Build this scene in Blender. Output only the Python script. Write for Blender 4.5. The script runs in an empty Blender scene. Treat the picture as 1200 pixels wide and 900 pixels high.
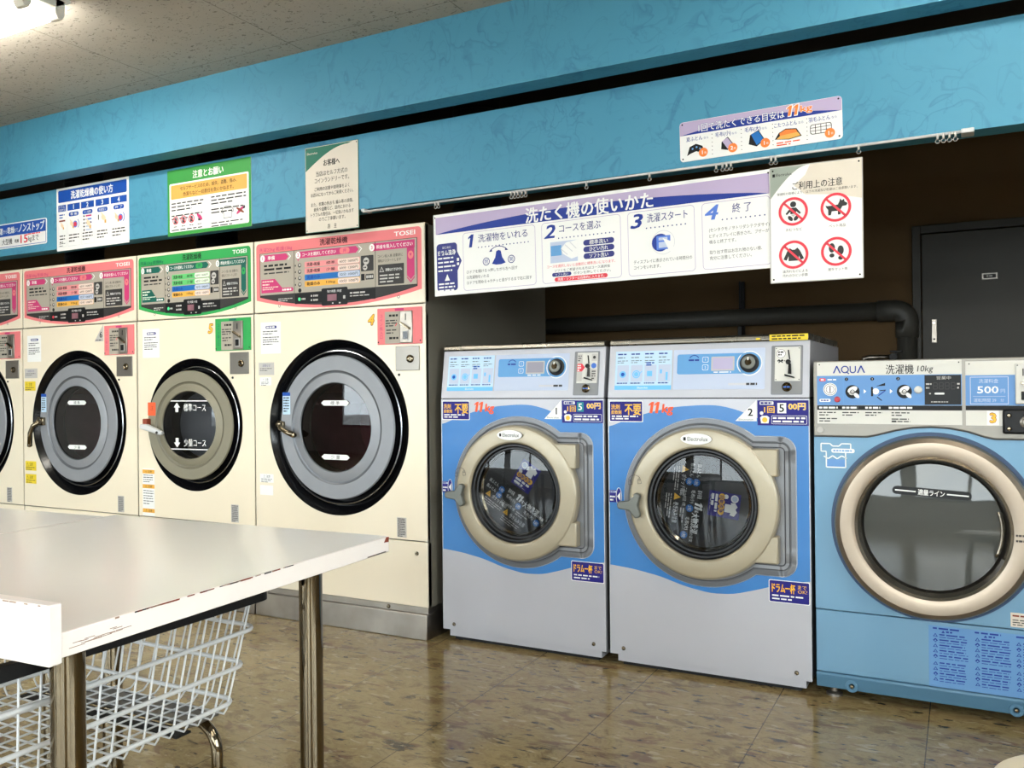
import bpy, bmesh, math, random
from mathutils import Matrix, Vector
random.seed(7)
PI = math.pi
scn = bpy.context.scene
COL = scn.collection

# ------------------------------------------------------------------ camera, light, exposure
CAM = Vector((1.9085, -2.9944, 1.0502))
YAW, PITCH, ROLL = map(math.radians, (27.76, .0666, -.5748))
fw = Vector((-math.sin(YAW)*math.cos(PITCH), math.cos(YAW)*math.cos(PITCH), math.sin(PITCH)))
rt0 = Vector((math.cos(YAW), math.sin(YAW), 0)); up0 = rt0.cross(fw)
rt = rt0*math.cos(ROLL)+up0*math.sin(ROLL); up = up0*math.cos(ROLL)-rt0*math.sin(ROLL)
cd = bpy.data.cameras.new('camera'); cam = bpy.data.objects.new('camera', cd); COL.objects.link(cam)
cd.sensor_width = 36; cd.lens = 30.007; cd.clip_start = .05
cam.matrix_world = Matrix(((rt.x, up.x, -fw.x, CAM.x), (rt.y, up.y, -fw.y, CAM.y), (rt.z, up.z, -fw.z, CAM.z), (0, 0, 0, 1)))
scn.camera = cam
vs = scn.view_settings
vs.view_transform = 'Standard'; vs.look = 'None'; vs.gamma = 1; vs.use_curve_mapping = False
vs.exposure = 1.56
SKY = 5.0            # daylight through the shop windows
LAMP = 14.0           # fluorescent tubes
FRONT = -6.4         # shop front (behind the camera)
XL, XR, YB = -6.5, 4.6, 1.9

w = bpy.data.worlds.new('world'); scn.world = w; w.use_nodes = True
nt = w.node_tree; nt.nodes.clear()
out = nt.nodes.new('ShaderNodeOutputWorld'); bg = nt.nodes.new('ShaderNodeBackground')
tc = nt.nodes.new('ShaderNodeTexCoord'); nz = nt.nodes.new('ShaderNodeTexNoise'); cr = nt.nodes.new('ShaderNodeValToRGB')
nz.inputs['Scale'].default_value = 3.5; nz.inputs['Detail'].default_value = 6
cr.color_ramp.elements[0].position = .35; cr.color_ramp.elements[0].color = (.74, .82, .92, 1)
cr.color_ramp.elements[1].position = .65; cr.color_ramp.elements[1].color = (1, 1, 1, 1)
nt.links.new(tc.outputs['Generated'], nz.inputs['Vector']); nt.links.new(nz.outputs['Fac'], cr.inputs['Fac'])
nt.links.new(cr.outputs['Color'], bg.inputs['Color']); bg.inputs['Strength'].default_value = SKY
nt.links.new(bg.outputs[0], out.inputs['Surface'])
WINS = [(-5.6, -3.5), (-3.3, -1.2), (-1.0, 1.1), (1.3, 3.4)]      # window openings of the shop front
WZ0, WZ1 = .5, 2.3
RWINS = [(-6.0, -3.9), (-3.7, -1.7)]                             # window openings of the right wall (y)
for a, b in WINS:
    l = bpy.data.lights.new('daylight_portal', 'AREA'); l.shape = 'RECTANGLE'; l.size = b-a; l.size_y = WZ1-WZ0
    l.cycles.is_portal = True
    o = bpy.data.objects.new('daylight_portal', l); COL.objects.link(o)
    o.location = ((a+b)/2, FRONT-.02, (WZ0+WZ1)/2); o.rotation_euler = (PI/2, 0, 0)
for a, b in RWINS:
    l = bpy.data.lights.new('daylight_portal', 'AREA'); l.shape = 'RECTANGLE'; l.size = WZ1-WZ0; l.size_y = b-a
    l.cycles.is_portal = True
    o = bpy.data.objects.new('daylight_portal', l); COL.objects.link(o)
    o.location = (XR+.02, (a+b)/2, (WZ0+WZ1)/2); o.rotation_euler = (0, PI/2, 0)

# ------------------------------------------------------------------ materials
def lin(c): return tuple((x/255/12.92 if x/255 <= .04045 else ((x/255+.055)/1.055)**2.4) for x in c)
M = {}
def mat(name, rgb, rough=.5, metal=0, spec=.5, var=.0, vscale=6, emit=0, bump=0, coat=0, rvar=0):
    m = bpy.data.materials.new(name); m.use_nodes = True; t = m.node_tree; p = t.nodes['Principled BSDF']
    c = (*lin(rgb), 1)
    p.inputs['Base Color'].default_value = c; p.inputs['Roughness'].default_value = rough
    p.inputs['Metallic'].default_value = metal; p.inputs['Specular IOR Level'].default_value = spec
    p.inputs['Coat Weight'].default_value = coat; p.inputs['Coat Roughness'].default_value = .08
    if emit:
        p.inputs['Emission Color'].default_value = c; p.inputs['Emission Strength'].default_value = emit
    if var or bump or rvar:
        co = t.nodes.new('ShaderNodeTexCoord'); n = t.nodes.new('ShaderNodeTexNoise')
        n.inputs['Scale'].default_value = vscale; n.inputs['Detail'].default_value = 5
        t.links.new(co.outputs['Object'], n.inputs['Vector'])
        if var:
            r = t.nodes.new('ShaderNodeValToRGB'); e = r.color_ramp.elements
            e[0].position = .3; e[1].position = .7
            e[0].color = (*[x*(1-var) for x in c[:3]], 1); e[1].color = (*[min(1, x*(1+var*.5)) for x in c[:3]], 1)
            t.links.new(n.outputs['Fac'], r.inputs['Fac']); t.links.new(r.outputs['Color'], p.inputs['Base Color'])
        if rvar:
            mr = t.nodes.new('ShaderNodeMapRange'); mr.inputs['To Min'].default_value = max(0, rough-rvar); mr.inputs['To Max'].default_value = rough+rvar
            t.links.new(n.outputs['Fac'], mr.inputs['Value']); t.links.new(mr.outputs['Result'], p.inputs['Roughness'])
        if bump:
            b = t.nodes.new('ShaderNodeBump'); b.inputs['Strength'].default_value = bump; b.inputs['Distance'].default_value = .002
            t.links.new(n.outputs['Fac'], b.inputs['Height']); t.links.new(b.outputs['Normal'], p.inputs['Normal'])
    M[name] = m
    return m
def glass(name, tint, gloss=1.0, ior=1.5, haze=None, hz=0, rough=.015):
    m = bpy.data.materials.new(name); m.use_nodes = True; t = m.node_tree; t.nodes.clear()
    o = t.nodes.new('ShaderNodeOutputMaterial'); tr = t.nodes.new('ShaderNodeBsdfTransparent'); gl = t.nodes.new('ShaderNodeBsdfGlossy')
    fr = t.nodes.new('ShaderNodeFresnel'); mx = t.nodes.new('ShaderNodeMixShader')
    fr.inputs['IOR'].default_value = ior; gl.inputs['Roughness'].default_value = rough
    tr.inputs['Color'].default_value = (*lin(tint), 1); gl.inputs['Color'].default_value = (gloss, gloss, gloss, 1)
    base = tr.outputs[0]
    if haze:
        d = t.nodes.new('ShaderNodeBsdfDiffuse'); d.inputs['Color'].default_value = (*lin(haze), 1)
        m2 = t.nodes.new('ShaderNodeMixShader'); m2.inputs[0].default_value = hz
        t.links.new(base, m2.inputs[1]); t.links.new(d.outputs[0], m2.inputs[2]); base = m2.outputs[0]
    t.links.new(fr.outputs[0], mx.inputs[0]); t.links.new(base, mx.inputs[1]); t.links.new(gl.outputs[0], mx.inputs[2])
    t.links.new(mx.outputs[0], o.inputs['Surface'])
    M[name] = m
    return m

class NT:                                            # tiny node-graph helper
    def __init__(s, name, rough=.5):
        s.m = bpy.data.materials.new(name); s.m.use_nodes = True; s.t = s.m.node_tree; s.p = s.t.nodes['Principled BSDF']
        s.p.inputs['Roughness'].default_value = rough; M[name] = s.m
        s.co = s.t.nodes.new('ShaderNodeTexCoord').outputs['Object']
    def put(s, sock, v):
        if isinstance(v, bpy.types.NodeSocket): s.t.links.new(v, sock)
        else: sock.default_value = v
    def math(s, op, a, b=0., c=0., clamp=False):
        n = s.t.nodes.new('ShaderNodeMath'); n.operation = op; n.use_clamp = clamp
        for i, v in enumerate((a, b, c)): s.put(n.inputs[i], v)
        return n.outputs[0]
    def noise(s, scale, detail=4, dist=0, vec=None, rough=.5):
        n = s.t.nodes.new('ShaderNodeTexNoise'); n.inputs['Scale'].default_value = scale; n.inputs['Detail'].default_value = detail
        n.inputs['Distortion'].default_value = dist; n.inputs['Roughness'].default_value = rough
        s.t.links.new(vec or s.co, n.inputs['Vector']); return n.outputs['Fac']
    def mapping(s, scale, loc=(0, 0, 0)):
        n = s.t.nodes.new('ShaderNodeMapping'); n.inputs['Scale'].default_value = scale; n.inputs['Location'].default_value = loc
        s.t.links.new(s.co, n.inputs['Vector']); return n.outputs[0]
    def voro(s, scale, vec=None, feature='F1'):
        n = s.t.nodes.new('ShaderNodeTexVoronoi'); n.inputs['Scale'].default_value = scale; n.feature = feature
        s.t.links.new(vec or s.co, n.inputs['Vector']); return n
    def ramp(s, f, stops):
        n = s.t.nodes.new('ShaderNodeValToRGB'); e = n.color_ramp.elements
        while len(e) < len(stops): e.new(.5)
        for i, (p_, c) in enumerate(stops):
            e[i].position = p_; e[i].color = (*(lin(c) if isinstance(c, tuple) else (c,)*3), 1)
        s.put(n.inputs['Fac'], f); return n.outputs['Color']
    def mix(s, f, a, b, mode='MIX'):
        n = s.t.nodes.new('ShaderNodeMix'); n.data_type = 'RGBA'; n.blend_type = mode
        s.put(n.inputs['Factor'], f)
        for k, v in ((6, a), (7, b)): s.put(n.inputs[k], (*lin(v), 1) if isinstance(v, tuple) else v)
        return n.outputs[2]
    def sep(s):
        n = s.t.nodes.new('ShaderNodeSeparateXYZ'); s.t.links.new(s.co, n.inputs[0]); return n.outputs
    def line(s, c, start, pitch, half):              # 1 on a joint line
        f = s.math('FRACT', s.math('DIVIDE', s.math('SUBTRACT', c, start-pitch*200), pitch))
        d = s.math('MINIMUM', f, s.math('SUBTRACT', 1., f))
        return s.math('LESS_THAN', d, half/pitch)
    def bump(s, h, strength, dist=.003):
        n = s.t.nodes.new('ShaderNodeBump'); n.inputs['Strength'].default_value = strength; n.inputs['Distance'].default_value = dist
        s.t.links.new(h, n.inputs['Height']); s.t.links.new(n.outputs[0], s.p.inputs['Normal'])
    def base(s, c): s.put(s.p.inputs['Base Color'], c)

# setting
n = NT('blue_wallpaper', .62)
vec = n.mapping((1, 1, .75))
st = n.noise(6, 2, 1.6, vec); st2 = n.noise(9, 2, 2.2, n.mapping((1, 1, .8), (3, 1, 5)))
a = n.ramp(st, [(.46, 0.), (.475, 1.), (.53, 0.)]); b = n.ramp(st2, [(.56, 0.), (.58, 1.), (.62, 0.)])
big = n.noise(2.2, 3)
c = n.mix(big, (60, 134, 162), (74, 146, 174))
c = n.mix(n.math('MULTIPLY', n.math('MULTIPLY', a, n.ramp(n.noise(5, 2), [(.45, 0.), (.6, 1.)])), .42), c, (34, 94, 128)); c = n.mix(n.math('MULTIPLY', b, .24), c, (34, 94, 128))
n.base(c); n.bump(st, .25)
n = NT('ceiling_board', .85)
x, y, z = n.sep()
pit = n.noise(55, 2, 1.0, n.mapping((1, 1.6, 1))); m_ = n.noise(8, 3)
pits = n.math('GREATER_THAN', pit, .635)
c = n.mix(m_, (178, 170, 156), (188, 180, 168))
c = n.mix(n.math('MULTIPLY', pits, .7), c, (96, 90, 82))
ln = n.math('MAXIMUM', n.line(x, -.49, .77, .0022), n.line(y, -.352, 1.82, .0016))
n.base(n.mix(n.math('MULTIPLY', ln, .6), c, (80, 74, 68))); n.bump(n.math('SUBTRACT', 1., pits), .4)
n = NT('marbled_tile', .2); n.p.inputs['Specular IOR Level'].default_value = .4
x, y, z = n.sep()
f1 = n.noise(9, 10, .5, n.mapping((.8, 1.4, 1)), .75); f2 = n.noise(30, 4, .5, n.mapping((.55, 1.7, 1))); f3 = n.noise(11, 5, .6, n.mapping((.6, 1.6, 1), (4, 9, 0)))
c = n.ramp(f1, [(.30, (88, 66, 42)), (.42, (124, 104, 68)), (.50, (150, 131, 90)), (.58, (136, 114, 76)), (.72, (164, 146, 104))])
c = n.mix(n.math('MULTIPLY', n.ramp(f3, [(.60, 0.), (.66, 1.)]), .7), c, (104, 74, 54))
dk = n.ramp(f2, [(.345, 1.), (.38, 0.)]); c = n.mix(n.math('MULTIPLY', dk, .85), c, (44, 34, 28))
big = n.ramp(n.noise(8, 3, .7, n.mapping((.6, 1.5, 1), (1, 5, 0))), [(.29, 1.), (.32, 0.)]); c = n.mix(n.math('MULTIPLY', big, .8), c, (50, 40, 36))
lt = n.ramp(n.noise(21, 5, .9, n.mapping((.7, 1.6, 1), (7, 2, 0))), [(.61, 0.), (.67, 1.)]); c = n.mix(n.math('MULTIPLY', lt, .55), c, (184, 172, 138))
jl = n.math('MAXIMUM', n.line(x, .01, .45, .0016), n.math('MULTIPLY', n.line(y, -.30, .45, .0012), .55))
c = n.mix(n.math('MULTIPLY', jl, .75), c, (52, 40, 30))
n.base(c); n.put(n.p.inputs['Roughness'], n.math('MULTIPLY_ADD', f1, .2, .06)); n.bump(f2, .06)
mat('back_wall', (96, 72, 40), .85, var=.08, vscale=2)
mat('side_wall', (214, 210, 204), .8, var=.04, vscale=3)
mat('dark_soffit', (52, 48, 44), .9)
mat('asphalt', (120, 120, 118), .9, var=.15, vscale=4)
mat('alu_frame', (150, 150, 150), .4, .8)
mat('steel_door', (44, 39, 28), .5, .1, var=.06)
# machines
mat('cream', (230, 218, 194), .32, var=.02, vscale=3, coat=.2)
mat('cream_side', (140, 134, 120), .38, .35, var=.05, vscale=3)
mat('black_gloss', (14, 14, 16), .18)
mat('black', (16, 16, 17), .5, spec=.3)
mat('display_black', (12, 12, 14), .4, spec=.25)
mat('gap', (24, 21, 18), .9)
mat('rubber', (20, 20, 22), .42)
mat('door_silver', (142, 144, 148), .5, .3, var=.03, vscale=20)
mat('door_groove', (102, 104, 108), .4, .5)
mat('door_taupe', (128, 122, 102), .5, .15, var=.03, vscale=20)
mat('taupe_groove', (102, 97, 80), .45, .2)
mat('stainless', (158, 150, 140), .34, 1, var=.25, vscale=7, rvar=.1)
mat('lockplate', (140, 134, 126), .34, .85, var=.05)
mat('lip_highlight', (150, 152, 156), .2, .9)  # pale ring standing in for the highlight arcs on the black door lip
mat('chrome', (128, 116, 96), .06, 1)
mat('drum', (206, 206, 210), .42, .35)
mat('drum_dark', (140, 92, 102), .45, .2, var=.3, vscale=9)
mat('silver', (178, 178, 184), .42, .25, var=.03, vscale=4)
mat('silver_side', (120, 120, 120), .45, .5)
mat('cap_steel', (146, 140, 128), .28, .9, rvar=.08)
mat('cap_dark', (58, 54, 50), .5, .3)
mat('edge_silver', (190, 191, 194), .35, .3)
mat('wave_blue', (38, 114, 182), .38, coat=.2, var=.02)
mat('surround', (112, 114, 118), .4, .3)
mat('surround_floor', (130, 131, 134), .42, .3)
mat('groove', (62, 63, 66), .5)
mat('tan', (164, 153, 130), .38, .25, var=.03, vscale=15, coat=.2)
mat('handle_grey', (108, 110, 104), .38, .4)
mat('aqua_blue', (100, 142, 170), .34, .15, var=.03, vscale=3, coat=.2)
mat('aqua_kick', (78, 118, 144), .42, .1)
mat('aqua_recess_shade', (34, 62, 96), .45)  # darker blue: shadow of the door recess put into the colour
mat('aqua_grey', (146, 142, 134), .42, .3)
mat('champagne', (150, 136, 120), .36, .85, rvar=.05, vscale=5)
mat('champagne_in', (150, 142, 130), .22, .95)
mat('panel_white', (206, 204, 196), .5)
mat('panel_blue', (86, 136, 192), .45)
glass('window_dark', (176, 132, 146), 1, 1.6)
glass('window_clear', (222, 224, 224), 1, 1.5)
glass('dome_glass', (206, 208, 210), 1, 1.42)
glass('aqua_glass', (96, 98, 96), 1, 1.5, (92, 94, 90), .6, .03)
glass('shop_glass', (238, 242, 242), 1, 1.35)
# print inks
for nm, c in dict(white=(232, 231, 227), ink=(16, 15, 16), grey_ink=(62, 60, 62), pale_grey=(196, 196, 202), pink=(226, 122, 124), magenta=(196, 58, 112),
                  rowpink=(222, 140, 140), rowpale=(226, 204, 190), green=(48, 156, 80), dkgreen=(16, 92, 80), rowgreen=(96, 190, 110), rowpalegreen=(222, 236, 212),
                  pblue=(26, 104, 176), yellow=(226, 168, 70), beige_grey=(166, 158, 144), dkgrey=(52, 50, 49), lgrey=(186, 182, 176), led=(70, 220, 140),
                  navy=(32, 28, 118), deepblue=(30, 54, 140), royal=(22, 76, 164), midblue=(86, 122, 206), lilac=(180, 164, 194), orange=(240, 132, 60), redorange=(232, 92, 52), gold=(244, 186, 62),
                  red=(222, 62, 76), signgreen=(58, 148, 66), signorange=(226, 170, 84), signcream=(214, 204, 188), pine=(20, 104, 82), sage=(150, 158, 146),
                  tape=(226, 198, 50), teal=(30, 130, 140), poster=(186, 212, 232), posterblue=(112, 186, 238), skyprint=(98, 154, 204), lav=(184, 194, 214), dispgrey=(150, 148, 160),
                  lcd=(178, 170, 198), purple=(52, 56, 122), skin=(246, 214, 176), warnblue=(100, 144, 192), navytext=(30, 56, 140), palepink=(236, 196, 200), rust=(132, 60, 40), stain=(150, 120, 100)).items():
    mat(nm, c, .5, spec=.25)
mat('tabletop', (252, 248, 240), .16, spec=.35)
mat('table_edge', (240, 230, 222), .35, var=.03, vscale=8)
mat('wire_white', (198, 198, 196), .38)
mat('tube_lamp', (255, 252, 245), .4, emit=LAMP)
mat('lamp_body', (240, 236, 224), .5)
mat('pvc_grey', (68, 66, 60), .5)
mat('duct_black', (26, 25, 25), .6)
mat('stool_cream', (222, 210, 184), .4, var=.02)
mat('coin_blue', (40, 100, 190), .4); mat('coin_red', (190, 40, 50), .4)

# ------------------------------------------------------------------ mesh helpers
class MB:
    def __init__(s): s.bm = bmesh.new(); s.mats = []
    def mi(s, m):
        if m not in s.mats: s.mats.append(m)
        return s.mats.index(m)
    def face(s, vs_, m, smooth=False):
        try: f = s.bm.faces.new(vs_)
        except ValueError: return None
        f.material_index = s.mi(m); f.smooth = smooth; return f
    def v(s, *p): return s.bm.verts.new(p)
    def shell(s, x0, x1, y0, y1, z0, z1, m, t=.012):    # cabinet walls without a front
        s.box(x0, x0+t, y0, y1, z0, z1, m).box(x1-t, x1, y0, y1, z0, z1, m).box(x0+t, x1-t, y1-t, y1, z0, z1, m)
        return s.box(x0+t, x1-t, y0, y1-t, z0, z0+t, m).box(x0+t, x1-t, y0, y1-t, z1-t, z1, m)
    def _bevel(s, faces, b, seg):
        if b > 0:
            ed = list({e for f in faces for e in f.edges})
            i = faces[0].material_index
            r = bmesh.ops.bevel(s.bm, geom=ed, offset=b, segments=seg, profile=.5, affect='EDGES', clamp_overlap=True)
            for f in r['faces']: f.material_index = i; f.smooth = True
    def box(s, x0, x1, y0, y1, z0, z1, m, b=0, seg=2):
        p = [s.v(x, y, z) for z in (z0, z1) for y in (y0, y1) for x in (x0, x1)]
        fs = [s.face([p[i] for i in q], m) for q in ((0, 2, 3, 1), (4, 5, 7, 6), (0, 1, 5, 4), (2, 6, 7, 3), (0, 4, 6, 2), (1, 3, 7, 5))]
        s._bevel(fs, b, seg); return s
    def prism(s, pts, y0, y1, m, b=0, seg=2, ax='y'):      # outline extruded along y (pts = x,z), x (pts = y,z) or z (pts = x,y)
        f3 = {'y': lambda p, t: (p[0], t, p[1]), 'x': lambda p, t: (t, p[0], p[1]), 'z': lambda p, t: (p[0], p[1], t)}[ax]
        A = [s.v(*f3(p, y0)) for p in pts]; B = [s.v(*f3(p, y1)) for p in pts]; k = len(pts)
        fs = [s.face(A, m), s.face(B[::-1], m)]+[s.face([A[i], B[i], B[(i+1) % k], A[(i+1) % k]], m) for i in range(k)]
        fs = [f for f in fs if f]
        bmesh.ops.recalc_face_normals(s.bm, faces=fs)
        s._bevel(fs, b, seg); return s
    def lathe(s, prof, cx, cz, m, n=72, cy=0, ax='y', flat=False, sx=1.0):
        rings = []; P2 = [prof[0]]; mm2 = []; ml = m if isinstance(m, (list, tuple)) else [m]*(len(prof)-1)
        for j in range(1, len(prof)):                     # split the shading where the profile turns sharply
            P2.append(prof[j]); mm2.append(ml[j-1])
            if j < len(prof)-1:
                a, b, c_ = (Vector(prof[k]) for k in (j-1, j, j+1))
                if (b-a).length > 1e-7 and (c_-b).length > 1e-7 and (b-a).angle(c_-b) > .42: P2.append(prof[j]); mm2.append(None)
        prof, m = P2, mm2
        for r, h in prof:
            if r < 1e-6:
                rings.append([s.v(*((cx, cy+h, cz) if ax == 'y' else (cx, cy, cz+h)))]); continue
            L = []
            for i in range(n):
                t = 2*PI*i/n
                L.append(s.v(cx+r*sx*math.cos(t), cy+h, cz+r*math.sin(t)) if ax == 'y' else s.v(cx+r*sx*math.cos(t), cy+r*math.sin(t), cz+h))
            rings.append(L)
        for j in range(len(rings)-1):
            A, B = rings[j], rings[j+1]; mm = m[j]
            if mm is None: continue
            for i in range(n):
                k = (i+1) % n
                if len(A) == 1 and len(B) == 1: break
                q = [A[0], B[i], B[k]] if len(A) == 1 else [A[i], B[0], A[k]] if len(B) == 1 else [A[i], B[i], B[k], A[k]]
                s.face(q[::-1] if ax == 'y' else q, mm, not flat)
        return s
    def tube(s, pts, r, m, n=8, closed=False):
        P = [Vector(p) for p in pts]; rings = []; k = len(P); nrm = None
        for i in range(k):
            a = P[(i-1) % k] if closed or i > 0 else P[i]; b = P[(i+1) % k] if closed or i < k-1 else P[i]
            t = (b-a).normalized()
            if nrm is None:
                nrm = t.cross(Vector((0, 0, 1)) if abs(t.z) < .9 else Vector((1, 0, 0))).normalized()
            else: nrm = (nrm-t*nrm.dot(t)).normalized()
            bn = t.cross(nrm)
            rings.append([s.v(*(P[i]+nrm*(r*math.cos(2*PI*j/n))+bn*(r*math.sin(2*PI*j/n)))) for j in range(n)])
        for i in range(k if closed else k-1):
            A, B = rings[i], rings[(i+1) % k]
            for j in range(n): s.face([A[j], A[(j+1) % n], B[(j+1) % n], B[j]], m, True)
        if not closed: s.face(rings[0][::-1], m); s.face(rings[-1], m)
        return s
    def plate_hole(s, x0, x1, z0, z1, cx, cz, r, y, m, depth=0, n=96):   # plate facing -y with a round hole
        an = [2*PI*i/n for i in range(n)]+[math.atan2(zz-cz, xx-cx) % (2*PI) for xx in (x0, x1) for zz in (z0, z1)]
        an = sorted(set(round(t, 6) for t in an)); I = []; O = []
        for t in an:
            c, d = math.cos(t), math.sin(t)
            k = min(((x1-cx)/c if c > 1e-9 else (x0-cx)/c if c < -1e-9 else 9e9), ((z1-cz)/d if d > 1e-9 else (z0-cz)/d if d < -1e-9 else 9e9))
            I.append(s.v(cx+r*c, y, cz+r*d)); O.append(s.v(cx+k*c, y, cz+k*d))
        for i in range(len(an)):
            j = (i+1) % len(an); s.face([I[i], O[i], O[j], I[j]], m)
        if depth:
            ob = [s.v(q.co.x, y+depth, q.co.z) for q in O]
            for i in range(len(an)):
                j = (i+1) % len(an); s.face([O[i], ob[i], ob[j], O[j]], m)
        return s
    def strip(s, A, B, m, smooth=True):                    # two closed loops of 3-D points
        a = [s.v(*p) for p in A]; b = [s.v(*p) for p in B]; k = len(a)
        for i in range(k): s.face([a[i], a[(i+1) % k], b[(i+1) % k], b[i]], m, smooth)
        return s
    def make(s, name, parent=None, **kw):
        me = bpy.data.meshes.new(name); bmesh.ops.remove_doubles(s.bm, verts=[v for v in s.bm.verts if not v.link_faces], dist=1e-9) if False else None
        s.bm.to_mesh(me); s.bm.free()
        for m in s.mats: me.materials.append(M[m])
        o = bpy.data.objects.new(name, me); COL.objects.link(o)
        if parent is not None: o.parent = parent
        for k, v_ in kw.items(): o[k] = v_
        return o

_tc = {}
def tmesh(body, bold, shear, res, space):
    key = (body, bold, shear, res, space)
    if key in _tc: return _tc[key]
    c = bpy.data.curves.new('lettering', 'FONT'); c.body = body; c.size = 1; c.shear = shear; c.resolution_u = res; c.space_character = space
    o = bpy.data.objects.new('lettering', c); COL.objects.link(o)
    dg = bpy.context.evaluated_depsgraph_get(); e = o.evaluated_get(dg); me = e.to_mesh()
    V = [(v.co.x, v.co.y) for v in me.vertices]; Fc = [tuple(p.vertices) for p in me.polygons]
    e.to_mesh_clear(); bpy.data.objects.remove(o); bpy.data.curves.remove(c)
    xs = [p[0] for p in V] or [0, 1]; ys = [p[1] for p in V] or [0, 1]
    _tc[key] = (V, Fc, min(xs), max(xs), min(ys), max(ys)); return _tc[key]

class G:                                             # flat print on a plane: a = right, b = up
    def __init__(s, mb, O, U=(1, 0, 0), V=(0, 0, 1), step=.00025, rot=0):
        s.mb = mb; s.O = Vector(O); s.U = Vector(U).normalized(); s.V = Vector(V).normalized()
        if rot:
            r = math.radians(rot); u, v = s.U.copy(), s.V.copy(); s.U = u*math.cos(r)+v*math.sin(r); s.V = v*math.cos(r)-u*math.sin(r)
        s.N = s.U.cross(s.V); s.step = step
    def P(s, a, b, lv): return s.O+s.U*a+s.V*b+s.N*(s.step*lv)
    def poly(s, pts, m, lv=1):
        ar = sum(pts[i][0]*pts[(i+1) % len(pts)][1]-pts[(i+1) % len(pts)][0]*pts[i][1] for i in range(len(pts)))
        if ar < 0: pts = pts[::-1]
        s.mb.face([s.mb.v(*s.P(a, b, lv)) for a, b in pts], m); return s
    def rect(s, a0, a1, b0, b1, m, lv=1): return s.poly([(a0, b0), (a1, b0), (a1, b1), (a0, b1)], m, lv)
    def rr_pts(s, a0, a1, b0, b1, r, k=5):
        r = min(r, (a1-a0)/2*.999, (b1-b0)/2*.999); L = []
        for (ca, cb, t0) in ((a1-r, b0+r, -90), (a1-r, b1-r, 0), (a0+r, b1-r, 90), (a0+r, b0+r, 180)):
            for i in range(k+1):
                t = math.radians(t0+90*i/k); L.append((ca+r*math.cos(t), cb+r*math.sin(t)))
        return L
    def rrect(s, a0, a1, b0, b1, r, m, lv=1): return s.poly(s.rr_pts(a0, a1, b0, b1, r), m, lv)
    def frame(s, a0, a1, b0, b1, r, wd, m, lv=1):
        A = s.rr_pts(a0, a1, b0, b1, r); B = s.rr_pts(a0+wd, a1-wd, b0+wd, b1-wd, max(r-wd, 1e-4)); k = len(A)
        va = [s.mb.v(*s.P(*p, lv)) for p in A]; vb = [s.mb.v(*s.P(*p, lv)) for p in B]
        for i in range(k): s.mb.face([va[i], va[(i+1) % k], vb[(i+1) % k], vb[i]], m)
        return s
    def ell(s, a, b, ra, rb, m, lv=1, k=24, rot=0):
        c, d = math.cos(rot), math.sin(rot)
        return s.poly([(a+ra*math.cos(2*PI*i/k)*c-rb*math.sin(2*PI*i/k)*d, b+ra*math.cos(2*PI*i/k)*d+rb*math.sin(2*PI*i/k)*c) for i in range(k)], m, lv)
    def circ(s, a, b, r, m, lv=1, k=24): return s.ell(a, b, r, r, m, lv, k)
    def ring(s, a, b, r1, r0, m, lv=1, k=28, t0=0, t1=360):
        T = [math.radians(t0+(t1-t0)*i/k) for i in range(k+1)]
        va = [s.mb.v(*s.P(a+r1*math.cos(t), b+r1*math.sin(t), lv)) for t in T]; vb = [s.mb.v(*s.P(a+r0*math.cos(t), b+r0*math.sin(t), lv)) for t in T]
        for i in range(k): s.mb.face([va[i], va[i+1], vb[i+1], vb[i]], m)
        return s
    def seg(s, a0, b0, a1, b1, wd, m, lv=1):
        d = Vector((a1-a0, b1-b0)).normalized()*wd/2
        return s.poly([(a0-d.y, b0+d.x), (a0+d.y, b0-d.x), (a1+d.y, b1-d.x), (a1-d.y, b1+d.x)], m, lv)
    def one(s, a, b, h, m, lv=3, sh=.18, out=None, ow=0):   # heavy italic figure 1, h tall, centred on a, b
        w_ = h*.26; P_ = [(-w_*.15, -h/2), (w_*.85, -h/2), (w_*.85, h/2), (w_*.05, h/2), (-w_*.85, h*.30), (-w_*.85, h*.14), (-w_*.15, h*.26)]
        if out: s.poly([(a+p*(1+ow*2.6)+q*(1+ow)*sh, b+q*(1+ow*1.1)) for p, q in P_], out, lv-1)
        return s.poly([(a+p+q*sh, b+q) for p, q in P_], m, lv)
    def text(s, body, a, b, size, m, lv=3, al='c', width=None, bold=0., shear=0., rot=0, res=2, space=1., outline=None, ow=.03, vert=False):
        if vert:                                      # stacked column of characters
            for i, ch in enumerate(body): s.text(ch, a, b-i*size*1.05, size, m, lv, 'c', None, bold)
            return s
        if outline:
            for i in range(8):
                t = 2*PI*i/8; s.text(body, a+(ow+bold*.5)*size*math.cos(t), b+(ow+bold*.5)*size*math.sin(t), size, outline, lv-1.3+.14*i, al, width, 0, shear, rot, res, space)
        if bold > 0:                                  # heavier strokes: the lettering laid down again slightly shifted
            d_ = bold*size*.9
            for i, (p, q) in enumerate(((-d_, -d_*.5), (d_, -d_*.5), (-d_, d_*.5), (d_, d_*.5)) if bold > .018 else ((-d_, 0), (d_, 0))):
                s.text(body, a+p, b+q, size, m, lv+.16*i, al, width, 0, shear, rot, res, space)
            return s
        V, Fc, x0, x1, y0, y1 = tmesh(body, 0, shear, res, space)
        kx = size
        if width: kx = width/max(x1-x0, 1e-6)
        ox = {'c': (x0+x1)/2, 'l': x0, 'r': x1}[al]; oy = (y0+y1)/2
        c, d = math.cos(math.radians(rot)), math.sin(math.radians(rot))
        vv = []
        for x, y in V:
            p, q = (x-ox)*kx, (y-oy)*size
            vv.append(s.mb.v(*s.P(a+p*c-q*d, b+p*d+q*c, lv)))
        for f in Fc: s.mb.face([vv[i] for i in f], m)
        return s
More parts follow.
